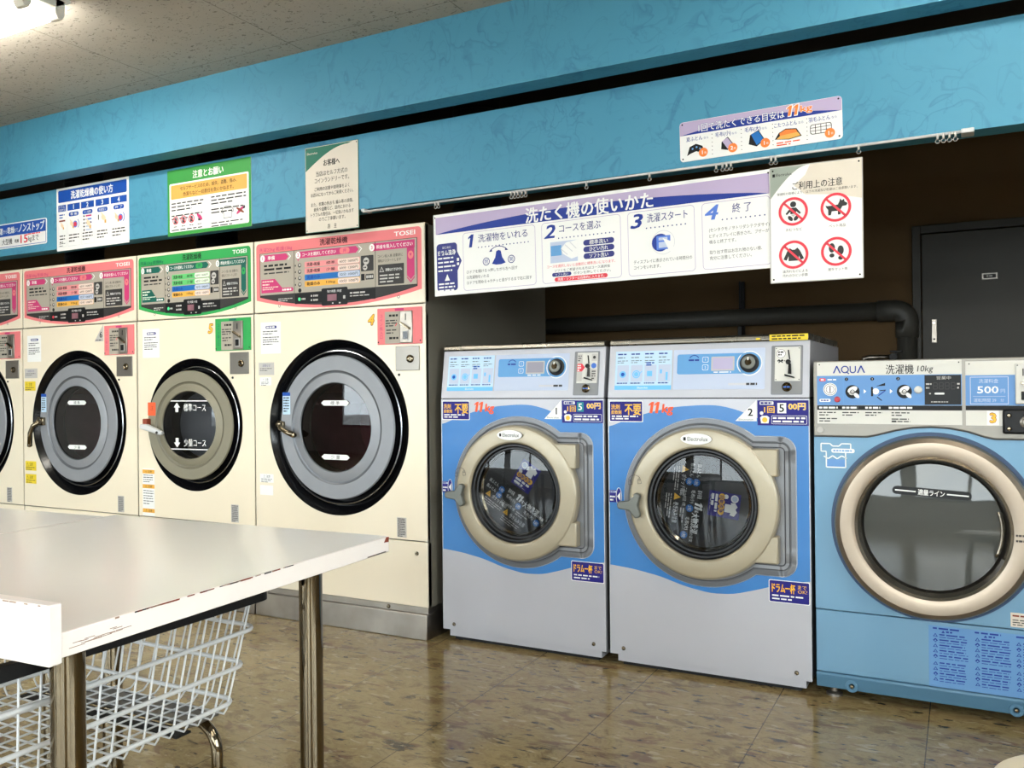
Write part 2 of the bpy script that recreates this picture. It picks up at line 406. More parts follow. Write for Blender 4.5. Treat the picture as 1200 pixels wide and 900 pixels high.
    def bars(s, a0, a1, b, n, pitch, h, m, lv=3, last=.6, word=.02, rot=0):   # lines too small to read
        for i in range(n):
            e = a0+(a1-a0)*(last if i == n-1 and n > 1 else random.uniform(.88, 1)); x = a0
            while x < e-1e-4:
                q = min(e, x+random.uniform(.35, 1.1)*word); s.rect(x, q, b-i*pitch-h/2, b-i*pitch+h/2, m, lv); x = q+word*.16
        return s

def thing(name, label, cat, loc=(0, 0, 0), rotz=0, group=None):
    o = bpy.data.objects.new(name, None); COL.objects.link(o); o.empty_display_size = .1
    o.location = loc; o.rotation_euler = (0, 0, rotz); o['label'] = label; o['category'] = cat
    if group: o['group'] = group
    return o
def tag(o, label, cat, group=None):
    o['label'] = label; o['category'] = cat
    if group: o['group'] = group
    return o
def struct(name, mb, parent=None):
    return mb.make(name, parent, kind='structure') if parent is None else mb.make(name, parent)

# ------------------------------------------------------------------ the setting
CEIL = 2.445
struct('floor', MB().box(XL, XR, FRONT-.1, YB+.1, -.1, 0, 'marbled_tile'))
struct('ceiling', MB().box(XL, XR, FRONT-.1, -.155, CEIL, CEIL+.1, 'ceiling_board').box(XL, XR, -.155, YB+.1, 2.62, 2.72, 'dark_soffit'))
struct('wall_back', MB().box(XL, XR, YB, YB+.1, 0, 2.62, 'back_wall'))
struct('wall_left', MB().box(XL-.1, XL, FRONT, YB, 0, 2.62, 'side_wall'))
wr = MB(); ys = [FRONT]+[q for p in RWINS for q in p]+[YB]
for i in range(0, len(ys), 2): wr.box(XR, XR+.1, ys[i], ys[i+1], 0, 2.62, 'side_wall')
for a, b in RWINS: wr.box(XR, XR+.1, a, b, 0, WZ0, 'side_wall').box(XR, XR+.1, a, b, WZ1, 2.62, 'side_wall')
struct('wall_right', wr)
for i, (a, b) in enumerate(RWINS):
    fr = MB()
    for y0, y1 in ((a, a+.05), (b-.05, b), ((a+b)/2-.03, (a+b)/2+.03)): fr.box(XR+.02, XR+.08, y0, y1, WZ0, WZ1, 'alu_frame')
    for z0, z1 in ((WZ0, WZ0+.05), (WZ1-.05, WZ1)): fr.box(XR+.02, XR+.08, a+.05, b-.05, z0, z1, 'alu_frame')
    f = struct('window_%d' % (i+5), fr)
    MB().box(XR+.05, XR+.055, a+.05, b-.05, WZ0+.05, WZ1-.05, 'shop_glass').make('pane', f)
wf = MB()
xs = [XL]+[q for p in WINS for q in p]+[XR]
for i in range(0, len(xs), 2): wf.box(xs[i], xs[i+1], FRONT-.1, FRONT, 0, CEIL, 'side_wall')
for a, b in WINS: wf.box(a, b, FRONT-.1, FRONT, 0, WZ0, 'side_wall').box(a, b, FRONT-.1, FRONT, WZ1, CEIL, 'side_wall')
struct('wall_front', wf)
for i, (a, b) in enumerate(WINS):
    fr = MB()
    for x0, x1 in ((a, a+.05), (b-.05, b), ((a+b)/2-.03, (a+b)/2+.03)): fr.box(x0, x1, FRONT-.08, FRONT-.02, WZ0, WZ1, 'alu_frame')
    for z0, z1 in ((WZ0, WZ0+.05), (WZ1-.05, WZ1)): fr.box(a+.05, b-.05, FRONT-.08, FRONT-.02, z0, z1, 'alu_frame')
    f = struct('window_%d' % (i+1), fr)
    MB().box(a+.05, b-.05, FRONT-.055, FRONT-.05, WZ0+.05, WZ1-.05, 'shop_glass').make('pane', f)
struct('trim_1', MB().box(XL, XR, -.25, -.155, 2.14, 2.62, 'blue_wallpaper'))
struct('trim_2', MB().box(XL, XR, -.10, -.01, 1.797, 2.115, 'blue_wallpaper'))
struct('ground_outside', MB().box(-30, 40, -40, FRONT-.1, -.3, -.2, 'asphalt').box(XR+.1, 40, FRONT-.1, 20, -.3, -.2, 'asphalt'))

# metal door in the back wall
d = MB(); X0, X1, ZT = 1.735, 2.62, 1.80
d.box(X0, X1, YB-.035, YB, .0, ZT, 'steel_door', .002)
dr = struct('door_1', d)
MB().box(X0-.045, X0-.004, YB-.05, YB, 0, ZT+.045, 'steel_door', .003).box(X1+.004, X1+.045, YB-.05, YB, 0, ZT+.045, 'steel_door', .003).box(X0-.004, X1+.004, YB-.05, YB, ZT+.004, ZT+.045, 'steel_door', .003).make('door_frame', dr)
h = MB(); h.box(1.776, 1.802, YB-.042, YB-.034, 1.243, 1.365, 'stainless', .003)
h.lathe([(0, -.012), (.006, -.012), (.007, 0)], 1.789, 1.343, 'chrome', 16, YB-.042).lathe([(0, -.004), (.005, -.004), (.005, 0)], 1.789, 1.262, 'black', 12, YB-.042)
h.make('door_handle', dr)
h = MB(); h.box(2.003, 2.073, YB-.039, YB-.035, 1.551, 1.584, 'lockplate', .002)
g = G(h, (2.038, YB-.039, 1.5675)); g.rrect(-.027, .027, -.010, .010, .003, 'dkgrey', 1).bars(-.014, .014, 0, 1, .01, .008, 'lgrey', 2, word=.02)
h.make('name_plate', dr)

# grey drain pipe along the back wall
p = thing('drain_pipe', 'thick dark grey plastic pipe bending down behind the washers', 'pipe', (1.665, YB-.065, 0))
mb = MB(); R_ = .048
mb.tube([(-3.2, 0, 1.415), (-.075, 0, 1.415)], R_, 'pvc_grey', 20).tube([(0, 0, 1.34), (0, 0, 0)], R_, 'pvc_grey', 20); mb.make('pipe_run', p)
mb = MB(); mb.tube([(-.14, 0, 1.415), (-.06, 0, 1.415)]+[(-.06+.06*math.sin(t), 0, 1.355+.06*math.cos(t)) for t in [PI/2*i/8 for i in range(1, 9)]]+[(0, 0, 1.355), (0, 0, 1.275)], R_+.007, 'pvc_grey', 20); mb.make('elbow_joint', p)
for xx in (-.85, -2.3):
    mb = MB(); mb.box(xx-.012, xx+.012, -.012+.0, .060, 1.30, 1.365, 'black', .003).box(xx-.002, xx+.002, -.002, .002, 1.46, 1.62, 'black'); mb.box(xx-.015, xx+.015, .04, .060, 1.30, 1.62, 'black'); mb.make('pipe_bracket', p)
# water pipe with valve behind the right washers
p = thing('water_pipe', 'thin metal water pipe with small valve behind the light blue washer', 'pipe', (1.47, .95, 0))
mb = MB(); mb.tube([(.06, .1, 0), (.06, .1, 1.128), (.06, .1, 1.150), (.08, .1, 1.155), (.17, .1, 1.155)], .011, 'stainless', 12); mb.make('pipe_run', p)
mb = MB(); mb.lathe([(0, -.025), (.016, -.025), (.018, 0), (.016, .025), (0, .025)], .18, 1.155, 'black', 20, .1).box(.165, .215, .09, .11, 1.175, 1.183, 'black', .002).box(.186, .194, .094, .106, 1.16, 1.178, 'black'); mb.make('valve', p)

# black exhaust ducts above the dryers
for cx_, lb in ((-3.3, 'black exhaust duct rising behind the leftmost pink dryer'), (-2.07, 'black exhaust duct rising behind the second pink dryer from left'), (-1.19, 'black exhaust duct rising behind the green panel dryer'), (-.25, 'black exhaust duct rising behind the large pink dryer')):
    q = thing('exhaust_duct', lb, 'duct', (cx_, .75, 1.726), 0, 'exhaust ducts above the dryers')
    mb = MB(); mb.lathe([(.12, 0), (.12, .894)], 0, 0, 'duct_black', 28, ax='z')
    for k in range(12): mb.lathe([(.12, .06+k*.07), (.126, .066+k*.07), (.12, .072+k*.07)], 0, 0, 'duct_black', 28, ax='z')
    mb.make('pipe_run', q)
    mb = MB(); mb.lathe([(.12, .0), (.16, .0), (.16, .02), (.12, .02)], 0, 0, 'lockplate', 28, ax='z'); mb.make('collar', q)

# ceiling lamp
def ceiling_lamp(loc, label, L=1.25):
    q = thing('ceiling_lamp', label, 'lamp', loc, 0, 'twin tube ceiling lamps')
    mb = MB(); mb.prism([(-.105, 0), (.105, 0), (.105, -.012), (.05, -.045), (-.05, -.045), (-.105, -.012)], -L, 0, 'lamp_body', .003, ax='x'); mb.make('housing', q)
    for yy in (-.062, .062):
        mb = MB(); mb.tube([(-L+.05, yy, -.062), (-.05, yy, -.062)], .0145, 'tube_lamp', 16); mb.make('fluorescent_tube', q)
        for xx in (-L+.0, -.05):
            mb = MB(); mb.prism([(yy-.018, -.012), (yy+.018, -.012), (yy+.018, -.066), (yy+.008, -.083), (yy-.008, -.083), (yy-.018, -.066)], xx, xx+.05, 'lamp_body', .003, ax='x'); mb.make('lamp_holder', q)
    return q
ceiling_lamp((-.905, -1.12, CEIL), 'white twin tube ceiling lamp glowing at the top left corner')
ceiling_lamp((2.9, -1.12, CEIL), 'white twin tube ceiling lamp above the front of the light blue washer')
ceiling_lamp((-.905, -3.2, CEIL), 'added unseen twin tube ceiling lamp behind the camera above the far aisle')  # this row and the next: unseen lamps added as extra light sources
ceiling_lamp((2.9, -3.2, CEIL), 'added unseen twin tube ceiling lamp behind the camera above the near aisle')
ceiling_lamp((-.905, -5.2, CEIL), 'added unseen twin tube ceiling lamp by the shop windows at far end')
ceiling_lamp((2.9, -5.2, CEIL), 'added unseen twin tube ceiling lamp by the shop windows at near end')
#@@REST@@
# ------------------------------------------------------------------ cream combination dryers
PINK = dict(main='pink', dark='magenta', row='rowpink', pale='rowpale', pill='pink')
GREEN = dict(main='green', dark='dkgreen', row='rowgreen', pale='rowpalegreen', pill='green')
def drum(mb, cx, cz, r, y0, depth, m, hub='drum'):
    mb.lathe([(r, y0), (r, y0+depth), (r*.35, y0+depth+.01), (0, y0+depth+.01)], cx, cz, m, 64)
def control_panel(g, W, c, kg, led):
    k = W/.951; hw = .458*k                            # a = 0 on the machine's centre line, b = height above floor
    def curve(hw_, top, side, mid, r):
        L = [(hw_-r+r*math.sin(t), top-r+r*math.cos(t)) for t in [PI/2*i/5 for i in range(6)]]
        N = 16; L += [(hw_-hw_*2*i/N, side-(side-mid)*(1-(2*i/N-1)**2)) for i in range(N+1)]
        return L+[(-hw_+r-r*math.cos(t), top-r+r*math.sin(t)) for t in [PI/2*i/5 for i in range(6)]]
    g.poly(curve(hw, 1.712, 1.452, 1.400, .018), c['main'], 1)
    g.poly(curve(hw-.021*k, 1.667, 1.465, 1.413, .003), 'ink', 2)
    g.poly(curve(hw-.0225*k, 1.6655, 1.4665, 1.4145, .003), 'dkgrey', 3)
    g.rect(-.434*k, .434*k, 1.474, 1.665, 'beige_grey', 4)
    g.text('洗濯乾燥機', -.003*k, 1.690, .032, 'ink', 5, width=.155*k, bold=.012)
    g.text(kg, -.44*k, 1.681, .020, c['dark'], 5, 'l', width=.2*k)
    g.text('TOSEI', .427*k, 1.690, .026, 'white', 5, 'r', width=.105*k, bold=.035)
    for a in (-.229, .222): g.rect(a*k-.0012, a*k+.0012, 1.474, 1.666, 'ink', 5)
    def arrow(a0, a1, b0, b1): g.poly([(a0, b0), (a1-.016, b0), (a1, (b0+b1)/2), (a1-.016, b1), (a0, b1)], c['dark'], 5)
    def chev(a, b0, b1): g.poly([(a, b0), (a+.005, b0), (a+.021, (b0+b1)/2), (a+.005, b1), (a, b1), (a+.016, (b0+b1)/2)], 'white', 6)
    def num(n_, a, b): g.ell(a, b, .014*k, .0155, 'white', 7).text(n_, a, b, .022, c['dark'], 8, bold=.02)
    arrow(-.428*k, -.262*k, 1.628, 1.658); chev(-.268*k, 1.628, 1.658); num('1', -.418*k, 1.643); g.text('準備', -.365*k, 1.643, .02, 'white', 7, width=.042*k, bold=.02)
    arrow(-.215*k, .135*k, 1.628, 1.658); chev(.132*k, 1.628, 1.658); num('2', -.205*k, 1.643); g.text('コースを選択してください', -.085*k, 1.643, .018, 'white', 7, width=.19*k, bold=.02)
    g.rrect(.03*k, .085*k, 1.630, 1.656, .012, c['pill'], 6).text('押', .058*k, 1.643, .02, c['dark'], 7)
    g.poly([(-.205*k-.006, 1.626), (-.205*k+.006, 1.626), (-.205*k, 1.615)], c['dark'], 5)
    num('3', .205*k, 1.643); g.rect(.205*k, .425*k, 1.627, 1.660, c['dark'], 5); g.text('料金を投入してください', .322*k, 1.643, .018, 'white', 7, width=.185*k, bold=.02)
    g.poly([(.385*k, 1.63), (.385*k, 1.512), (.404*k, 1.494), (.423*k, 1.512), (.423*k, 1.63)], c['dark'], 5)
    g.poly([(.385*k, 1.508), (.385*k, 1.501), (.404*k, 1.481), (.423*k, 1.501), (.423*k, 1.508), (.404*k, 1.489)], c['dark'], 5)
    g.ell(.404*k, 1.597, .014*k, .017, c['pill'], 6).text('▼', .404*k, 1.597, .014, c['dark'], 7)
    # step 1
    g.bars(-.41*k, -.27*k, 1.608, 1, .017, .009, 'ink', 5, word=.05).bars(-.41*k, -.24*k, 1.591, 1, .017, .009, 'ink', 5, word=.06).bars(-.41*k, -.25*k, 1.573, 1, .017, .006, 'dkgrey', 5, word=.04)
    g.poly([(-.427*k, 1.484), (-.24*k, 1.484), (-.234*k, 1.492), (-.24*k, 1.502), (-.3*k, 1.502), (-.345*k, 1.546), (-.427*k, 1.546)], c['dark'], 5)
    g.bars(-.42*k, -.35*k, 1.536, 2, .014, .006, c['pale'], 6).bars(-.42*k, -.31*k, 1.509, 2, .009, .004, c['pale'], 6).bars(-.3*k, -.245*k, 1.493, 1, .01, .008, 'white', 6)
    # course rows
    rows = [('洗濯+乾燥', '標準', '60分 1600円', c['row'], c['pale'], 'ink'), ('洗濯+乾燥', '少量', '60分 1200円', c['row'], c['pale'], 'ink'),
            ('洗濯のみ', '', '32分 1000円', 'pblue', 'lav', 'navytext'), ('乾燥のみ', '10kg', '10分 100円', 'yellow', 'rowpale', 'ink')]
    for i, (t1, t2, t3, m1, m2, mt) in enumerate(rows):
        b = 1.597-.0287*i
        g.circ(-.197*k, b, .0095, 'ink', 5).circ(-.196*k, b+.001, .006, 'lgrey', 6).rect(-.225*k, -.219*k, b-.004, b+.004, 'dkgrey', 5)
        g.rrect(-.168*k, .14*k, b-.0125, b+.0125, .004, m1, 5); g.rrect(.02*k, .139*k, b-.0115, b+.0115, .008, m2, 6)
        g.text(t1, -.155*k, b, .017, mt, 7, 'l', width=.075*k, bold=.02)
        if t2: g.text(t2, -.02*k, b, .014, mt, 7, width=.05*k, bold=.01)
        g.text(t3, .08*k, b, .015, 'ink', 7, width=.1*k, bold=.012)
    g.circ(-.197*k, 1.484, .0095, 'ink', 5)
    g.rrect(.146*k, .213*k, 1.545, 1.612, .003, 'dkgrey', 5).circ(.174*k, 1.588, .0155, 'lgrey', 6).circ(.168*k, 1.561, .012, 'lgrey', 6).bars(.163*k, .186*k, 1.588, 1, .01, .007, 'dkgrey', 7, word=.01).bars(.16*k, .177*k, 1.561, 1, .01, .006, 'dkgrey', 7, word=.01)
    g.rect(.146*k, .165*k, 1.506, 1.534, 'ink', 5).rrect(.17*k, .213*k, 1.508, 1.532, .003, 'dkgrey', 5).bars(.174*k, .21*k, 1.52, 1, .01, .012, 'lgrey', 6, word=.012)
    # step 3
    g.text('コイン投入後 自動的に', .235*k, 1.602, .0145, 'ink', 5, 'l', width=.13*k); g.text('運転がスタートします', .235*k, 1.583, .0145, 'ink', 5, 'l', width=.12*k)
    g.rrect(.236*k, .370*k, 1.480, 1.566, .003, 'dkgrey', 5).poly([(.243*k, 1.535), (.268*k, 1.535), (.2555*k, 1.558)], 'lgrey', 6).poly([(.247*k, 1.5375), (.264*k, 1.5375), (.2555*k, 1.5535)], 'dkgrey', 7).text('!', .2555*k, 1.543, .012, 'lgrey', 8)
    g.text('両替はできません', .318*k, 1.543, .014, 'white', 6, width=.085*k, bold=.01).bars(.245*k, .36*k, 1.52, 3, .0135, .006, 'lgrey', 6, word=.04)
    # display
    g.rect(-.226*k, .222*k, 1.424, 1.470, 'ink', 4)
    g.rrect(-.073*k, .073*k, 1.4085, 1.485, .008, 'display_black', 6).text('残り時間 / 料金', 0, 1.470, .013, 'white', 7, width=.08*k).rect(-.04*k, .012*k, 1.428, 1.457, 'drum_dark', 7).rrect(.048*k, .06*k, 1.434, 1.448, .002, 'lgrey', 7).rect(-.014*k, -.006*k, 1.4145, 1.42, 'lgrey', 7).rect(.024*k, .034*k, 1.4145, 1.42, 'lgrey', 7)
    g.circ(-.2*k, 1.445, .008, led, 5).bars(-.187*k, -.165*k, 1.445, 1, .01, .008, 'lgrey', 5, word=.01)
    for b in (1.456, 1.437): g.circ(-.13*k, b, .0045, 'lgrey', 5).bars(-.12*k, -.09*k, b, 1, .01, .008, 'lgrey', 5, word=.012)
    g.bars(.085*k, .175*k, 1.456, 1, .012, .007, 'lgrey', 5, word=.03).bars(.085*k, .195*k, 1.443, 1, .01, .004, 'lgrey', 5, word=.03)
    g.bars(-.325*k, -.235*k, 1.452, 2, .009, .004, 'lgrey', 5, word=.02)
    for s_, a in ((1, -.32*k), (1, .34*k)): g.ring(a, 1.421 if a < 0 else 1.426, .007, .005, 'dkgrey', 1, 14)

def dryer(name, label, cx, W, R, c, kg, num, door_m, groove_m, win_m, ajar=0, handle='across', led='led', full=True):
    YD = -.043
    t = thing(name, label, 'washer dryer', (cx, YD, 0), 0, 'cream washer dryers along the wall')
    h = W/2-.0025; DEP = 1.15; zc = .872
    m = MB()                                               # body
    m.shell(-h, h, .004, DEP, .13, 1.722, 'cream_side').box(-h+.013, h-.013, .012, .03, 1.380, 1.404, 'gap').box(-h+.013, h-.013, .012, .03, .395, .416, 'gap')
    m.make('cabinet', t)
    m = MB(); m.box(-h, h, -.001, .03, 1.3945, 1.7265, 'cream', .004); m.make('top_front', t)
    m = MB(); m.plate_hole(-h, h, .4075, 1.3895, 0, zc, R, -.001, 'cream', .02)
    m.lathe([(R, -.001), (R-.001, .004), (R-.035, .05), (R-.05, .055), (R*.5, .058)], 0, zc, ['black_gloss', 'black_gloss', 'rubber', 'black'], 96)
    m.lathe([(R*.888, .030), (R*.882, .016), (R*.870, .014), (R*.862, .019), (R*.85, .040)], 0, zc, ['black_gloss', 'lip_highlight', 'lip_highlight', 'black_gloss'], 96)
    m.make('front_panel', t)
    m = MB(); m.box(-h, h, -.001, .03, .133, .4025, 'cream', .003)
    for a in (-h+.06, h-.053): m.lathe([(0, -.006), (.006, -.005), (.009, 0)], a, .354, 'chrome', 14, -.001)
    m.make('lower_panel', t)
    m = MB(); m.box(-h, h, .000, DEP, .107, .132, 'stainless').box(-h, h, -.012, DEP, .0, .106, 'stainless', .003)
    for a in (-h+.07, h-.2): m.lathe([(0, -.006), (.006, -.005), (.009, 0)], a, .119, 'chrome', 14, 0)
    m.make('plinth', t)
    m = MB(); g = G(m, (0, -.001, 0)); control_panel(g, W, c, kg, led); m.make('control_panel', t, label=('pink' if c is PINK else 'green')+' control panel with numbered steps')
    # coin unit
    R0 = h-.014
    m = MB(); m.box(R0-.227, R0, -.006, -.001, 1.226, 1.379, c['main'], .002)
    g = G(m, (R0, -.006, 1.3025)); g.rrect(-.187, -.046, -.073, .062, .003, 'beige_grey', 1).text('コイン投入口', -.206, .045, .017, c['dark'], 1, vert=True)
    g.rect(-.135, -.09, .064, .074, c['dark'], 1)
    for a, b in ((-.222, -.066), (-.008, -.064)): g.circ(a, b, .0035, 'ink', 1, 10)
    g.bars(-.165, -.115, .045, 1, .01, .009, 'ink', 2, word=.02).bars(-.182, -.118, .024, 3, .011, .005, 'dkgrey', 2, word=.03).bars(-.18, -.12, -.016, 2, .012, .005, 'dkgrey', 2, word=.03).bars(-.165, -.115, -.05, 1, .01, .009, 'ink', 2, word=.02)
    g.seg(-.133, -.0, -.125, .012, .004, 'red' if c is PINK else 'ink', 2)
    m.make('coin_unit', t)
    cu = t.children[-1] if t.children else None
    m = MB(); m.box(R0-.108, R0-.045, -.012, -.0062, 1.231, 1.364, 'stainless', .003)
    m.box(R0-.092, R0-.062, -.014, -.0121, 1.243, 1.281, 'lgrey', .001); m.box(R0-.088, R0-.066, -.0155, -.0141, 1.247, 1.277, 'black_gloss'); m.box(R0-.079, R0-.076, -.0135, -.0121, 1.325, 1.352, 'black')
    m.prism([(R0-.1, 1.318), (R0-.056, 1.292), (R0-.056, 1.284), (R0-.1, 1.310)], -.024, -.0121, 'chrome', .001)
    m.make('coin_slot', o_coin(t))
    m = MB(); m.box(R0-.135, R0-.015, -.005, -.001, 1.115, 1.217, 'lockplate', .004); m.make('lock_plate', t)
    m = MB(); m.lathe([(.017, 0), (.016, -.006), (.012, -.008), (.008, -.004), (0, -.004)], R0-.06, 1.164, 'chrome', 24, -.005); m.box(R0-.0615, R0-.0585, -.0102, -.0088, 1.158, 1.170, 'black'); m.make('key_lock', part(t, 'lock_plate'))
    m = MB(); m.lathe([(0, -.004), (.005, -.003), (.006, 0)], R0-.12, 1.098, 'dkgrey', 12, -.001); m.make('screw', t)
    # door (hinged on the right)
    Rd = R*.82; rw = R*.504; rg = R*.62
    dd = MB()
    dd.lathe([(Rd, .045), (Rd, .0), (Rd-.004, -.006), (rg+.012, -.006), (rg+.006, -.002), (rg, -.001), (rw+.02, -.008), (rw+.004, -.010), (rw, -.006), (rw, .05)], -Rd, 0,
             ['black_gloss', door_m, door_m, groove_m, groove_m, door_m, door_m, groove_m, 'rubber'], 96)
    dob = dd.make('door', t); dob.location = (Rd, 0, zc); dob.rotation_euler = (0, 0, math.radians(ajar))
    m = MB(); m.lathe([(rw, 0), (0, -.004)], -Rd, 0, win_m, 64, -.001); m.make('door_glass', dob)
    m = MB()
    if ajar:
        for b, tx, up_ in ((.085, '標準コース', 1), (-.085, '少量コース', -1)):
            m = MB(); g = G(m, (-Rd, -.0058, 0)); g.rect(-rw*.72, rw*.72, b+.032*up_-.0025, b+.032*up_+.0025, 'white', 1).text(tx, .035, b, .04, 'white', 1, width=.135, bold=.01)
            a0 = -.075; g.poly([(a0-.02, b), (a0, b+.024*up_), (a0+.02, b), (a0+.009, b), (a0+.009, b-.022*up_), (a0-.009, b-.022*up_), (a0-.009, b)], 'white', 1); m.make('level_mark', dob)
    else:
        for b, tx in ((.107, '標 準'), (-.130, '少 量')):
            m = MB(); g = G(m, (-Rd, -.0058, b)); g.rect(-.064, .064, -.0115, .0115, 'white', 1)
            for s_ in (-1, 1): g.poly([(s_*.064, -.0115), (s_*.078, 0), (s_*.064, .0115)], 'white', 1)
            g.text(tx, 0, 0, .018, 'ink', 2, width=.05); m.make('level_mark', dob)
    # handle
    m = MB(); x0 = -2*Rd
    if handle == 'across':
        m.prism([(x0-.005, .03), (x0+.028, .022), (x0+.028, -.018), (x0-.005, -.012)], -.02, .0, 'chrome', .003)
        m.tube([(x0+.008, -.022, .012), (x0+.03, -.034, -.006), (x0+.07, -.040, -.022), (x0+.108, -.038, -.036)], .0125, 'chrome', 12).lathe([(0, -.03), (.013, -.026), (.014, -.0)], x0+.011, .01, 'chrome', 16, -.008)
        m.lathe([(0, -.0135), (.0095, -.0095), (.0125, 0), (.0095, .0095), (0, .0135)], x0+.108, -.036, 'chrome', 14, -.038)
    elif handle == 'down':
        m.prism([(x0+.0, .03), (x0+.05, .026), (x0+.05, -.016), (x0+.0, -.02)], -.022, .0, 'chrome', .003)
        m.tube([(x0+.03, -.03, .005), (x0-.005, -.042, -.02), (x0-.028, -.044, -.06), (x0-.032, -.044, -.125)], .0125, 'chrome', 12).lathe([(0, -.034), (.016, -.03), (.017, 0)], x0+.03, .005, 'chrome', 16, -.006)
        m.lathe([(0, -.0135), (.0095, -.0095), (.0125, 0), (.0095, .0095), (0, .0135)], x0-.032, -.125, 'chrome', 14, -.044)
    else:
        m.prism([(x0-.008, .03), (x0+.022, .03), (x0+.022, -.012), (x0-.008, -.012)], -.03, .0, 'rust', .004)
        m.prism([(x0-.012, .004), (x0+.03, .004), (x0+.118, -.028), (x0+.13, -.04), (x0+.118, -.05), (x0+.02, -.026), (x0-.012, -.018)], -.046, -.022, 'wire_white', .006)
        m.lathe([(0, -.004), (.006, -.003), (.007, 0)], x0+.10, -.036, 'dkgrey', 12, -.046)
    m.make('door_handle', dob)
    m = MB(); g = G(m, (-2*Rd+.025, -.0062, .055))
    if ajar: g.rrect(-.02, .03, -.01, .055, .003, 'redorange', 1).text('注', .005, .028, .026, 'rust', 2)
    else: g.rrect(-.01, .035, 0, .1, .002, 'poster', 1).rect(-.01, .035, .084, .1, 'royal', 2).bars(-.005, .03, .075, 6, .012, .006, 'ink', 2, word=.015)
    m.make('door_sticker', dob)
    # drum seen through the glass
    m = MB(); drum(m, 0, zc, rw*1.25, .06, .42, 'drum' if ajar else 'drum_dark'); m.lathe([(rw*1.25, .06), (R*.6, .057)], 0, zc, 'black', 64)
    for k in range(3):
        a = 2*PI*k/3+.5; m.prism([(rw*1.25*math.cos(a-.12), zc+rw*1.25*math.sin(a-.12)), (rw*.95*math.cos(a), zc+rw*.95*math.sin(a)), (rw*1.25*math.cos(a+.12), zc+rw*1.25*math.sin(a+.12))], .07, .47, 'drum' if ajar else 'drum_dark')
    m.make('drum', t)
    # notices
    def lab(name, x0, x1, z0, z1, f):
        m = MB(); g = G(m, (0, -.0012, 0)); f(g, x0, x1, z0, z1); m.make(name, t)
    def info(g, x0, x1, z0, z1):
        g.rrect(x0, x1, z0, z1, .003, 'white', 1); w_ = x1-x0
        g.rrect(x0+w_*.25, x1-w_*.2, z1-.03, z1-.017, .006, 'purple', 2).bars(x0+w_*.3, x1-w_*.25, z1-.0235, 1, .01, .006, 'white', 3, word=.02)
        b = z1-.043
        for n_ in (2, 4, 3, 3):
            if b-n_*.0105 < z0: break
            g.bars(x0+w_*.1, x1-w_*.08, b, n_, .0105, .0042, 'grey_ink', 2, word=.02); b -= n_*.0105+.006
    def yel(g, x0, x1, z0, z1): g.rect(x0, x1, z0, z1, 'tape', 1).text('⚠', x0+.018, z1-.017, .022, 'ink', 2).text('注意', x0+.05, z1-.017, .02, 'ink', 2, width=.03).bars(x0+.006, x1-.006, z1-.035, 2, .011, .004, 'dkgrey', 2)
    def grey(g, x0, x1, z0, z1): g.rect(x0, x1, z0, z1, 'lgrey', 1).text('お知らせ', (x0+x1)/2, z1-.014, .014, 'purple', 2, width=(x1-x0)*.5).bars(x0+.008, x1-.008, z1-.028, 2, .009, .003, 'grey_ink', 2)
    def wht(g, x0, x1, z0, z1): g.rect(x0, x1, z0, z1, 'white', 1).text('⚠ 注意', (x0+x1)/2, z1-.011, .013, 'ink', 2, width=(x1-x0)*.5).bars(x0+.008, x1-.008, z1-.023, 3, .007, .0025, 'grey_ink', 2)
    def serial(g, x0, x1, z0, z1): g.rect(x0, x1, z0, z1, 'lgrey', 1).bars(x0+.004, x1-.004, z1-.006, 11, .0072, .004, 'grey_ink', 2, word=.008)
    L = -h
    lab('instruction_label', L+.038, L+.160, 1.205, 1.350, info)
    lab('serial_label', h-.152, h-.104, .416, .499, serial)
    if num == '4':
        lab('notice_label', L+.024, L+.118, 1.107, 1.165, grey); lab('notice_label', L+.03, L+.1, 1.06, 1.097, wht); lab('notice_label', L+.025, L+.108, .613, .652, wht); lab('notice_label', L+.025, L+.105, .555, .600, lambda g, a, b, c_, d: g.rect(a, b, c_, d, 'white', 1))
    elif num == '5':
        def tall(g, x0, x1, z0, z1):
            g.rect(x0, x1, z0, z1, 'white', 1)
            for b in (z1-.014, z1-.088, z0+.028): g.rect(x0, x1, b-.012, b+.008, 'yellow', 2).text('⚠ 注意', (x0+x1)/2, b-.002, .014, 'ink', 3, width=.05)
            g.bars(x0+.006, x1-.006, z1-.034, 4, .011, .004, 'grey_ink', 2).bars(x0+.006, x1-.006, z1-.112, 6, .013, .004, 'grey_ink', 2)
        lab('notice_label', L+.028, L+.115, .41, .648, tall)
    else:
        lab('notice_label', L+.012, L+.125, 1.115, 1.168, grey)
        for b in (1.045, .602, .53): lab('notice_label', L+.012, L+.108, b, b+.052, yel)
    if num:
        m = MB(); g = G(m, (R0-.25, -.0012, 1.335))
        if num == '6': g.poly([(-.06, -.035), (.012, -.035), (.012, .055)], 'lgrey', 1).text('6', -.008, -.0, .045, 'ink', 2, bold=.02).bars(-.05, .005, -.028, 1, .01, .005, 'grey_ink', 2)
        else: g.text(num, -.012, 0, .062, 'gold', 3, bold=.03, shear=.2, outline='rust', ow=.05)
        m.make('number_sticker', t)
    return t
def part(t, nm):
    for o in reversed(bpy.data.objects):
        if o.parent is t and o.name.split('.')[0] == nm: return o
def o_coin(t): return part(t, 'coin_unit')

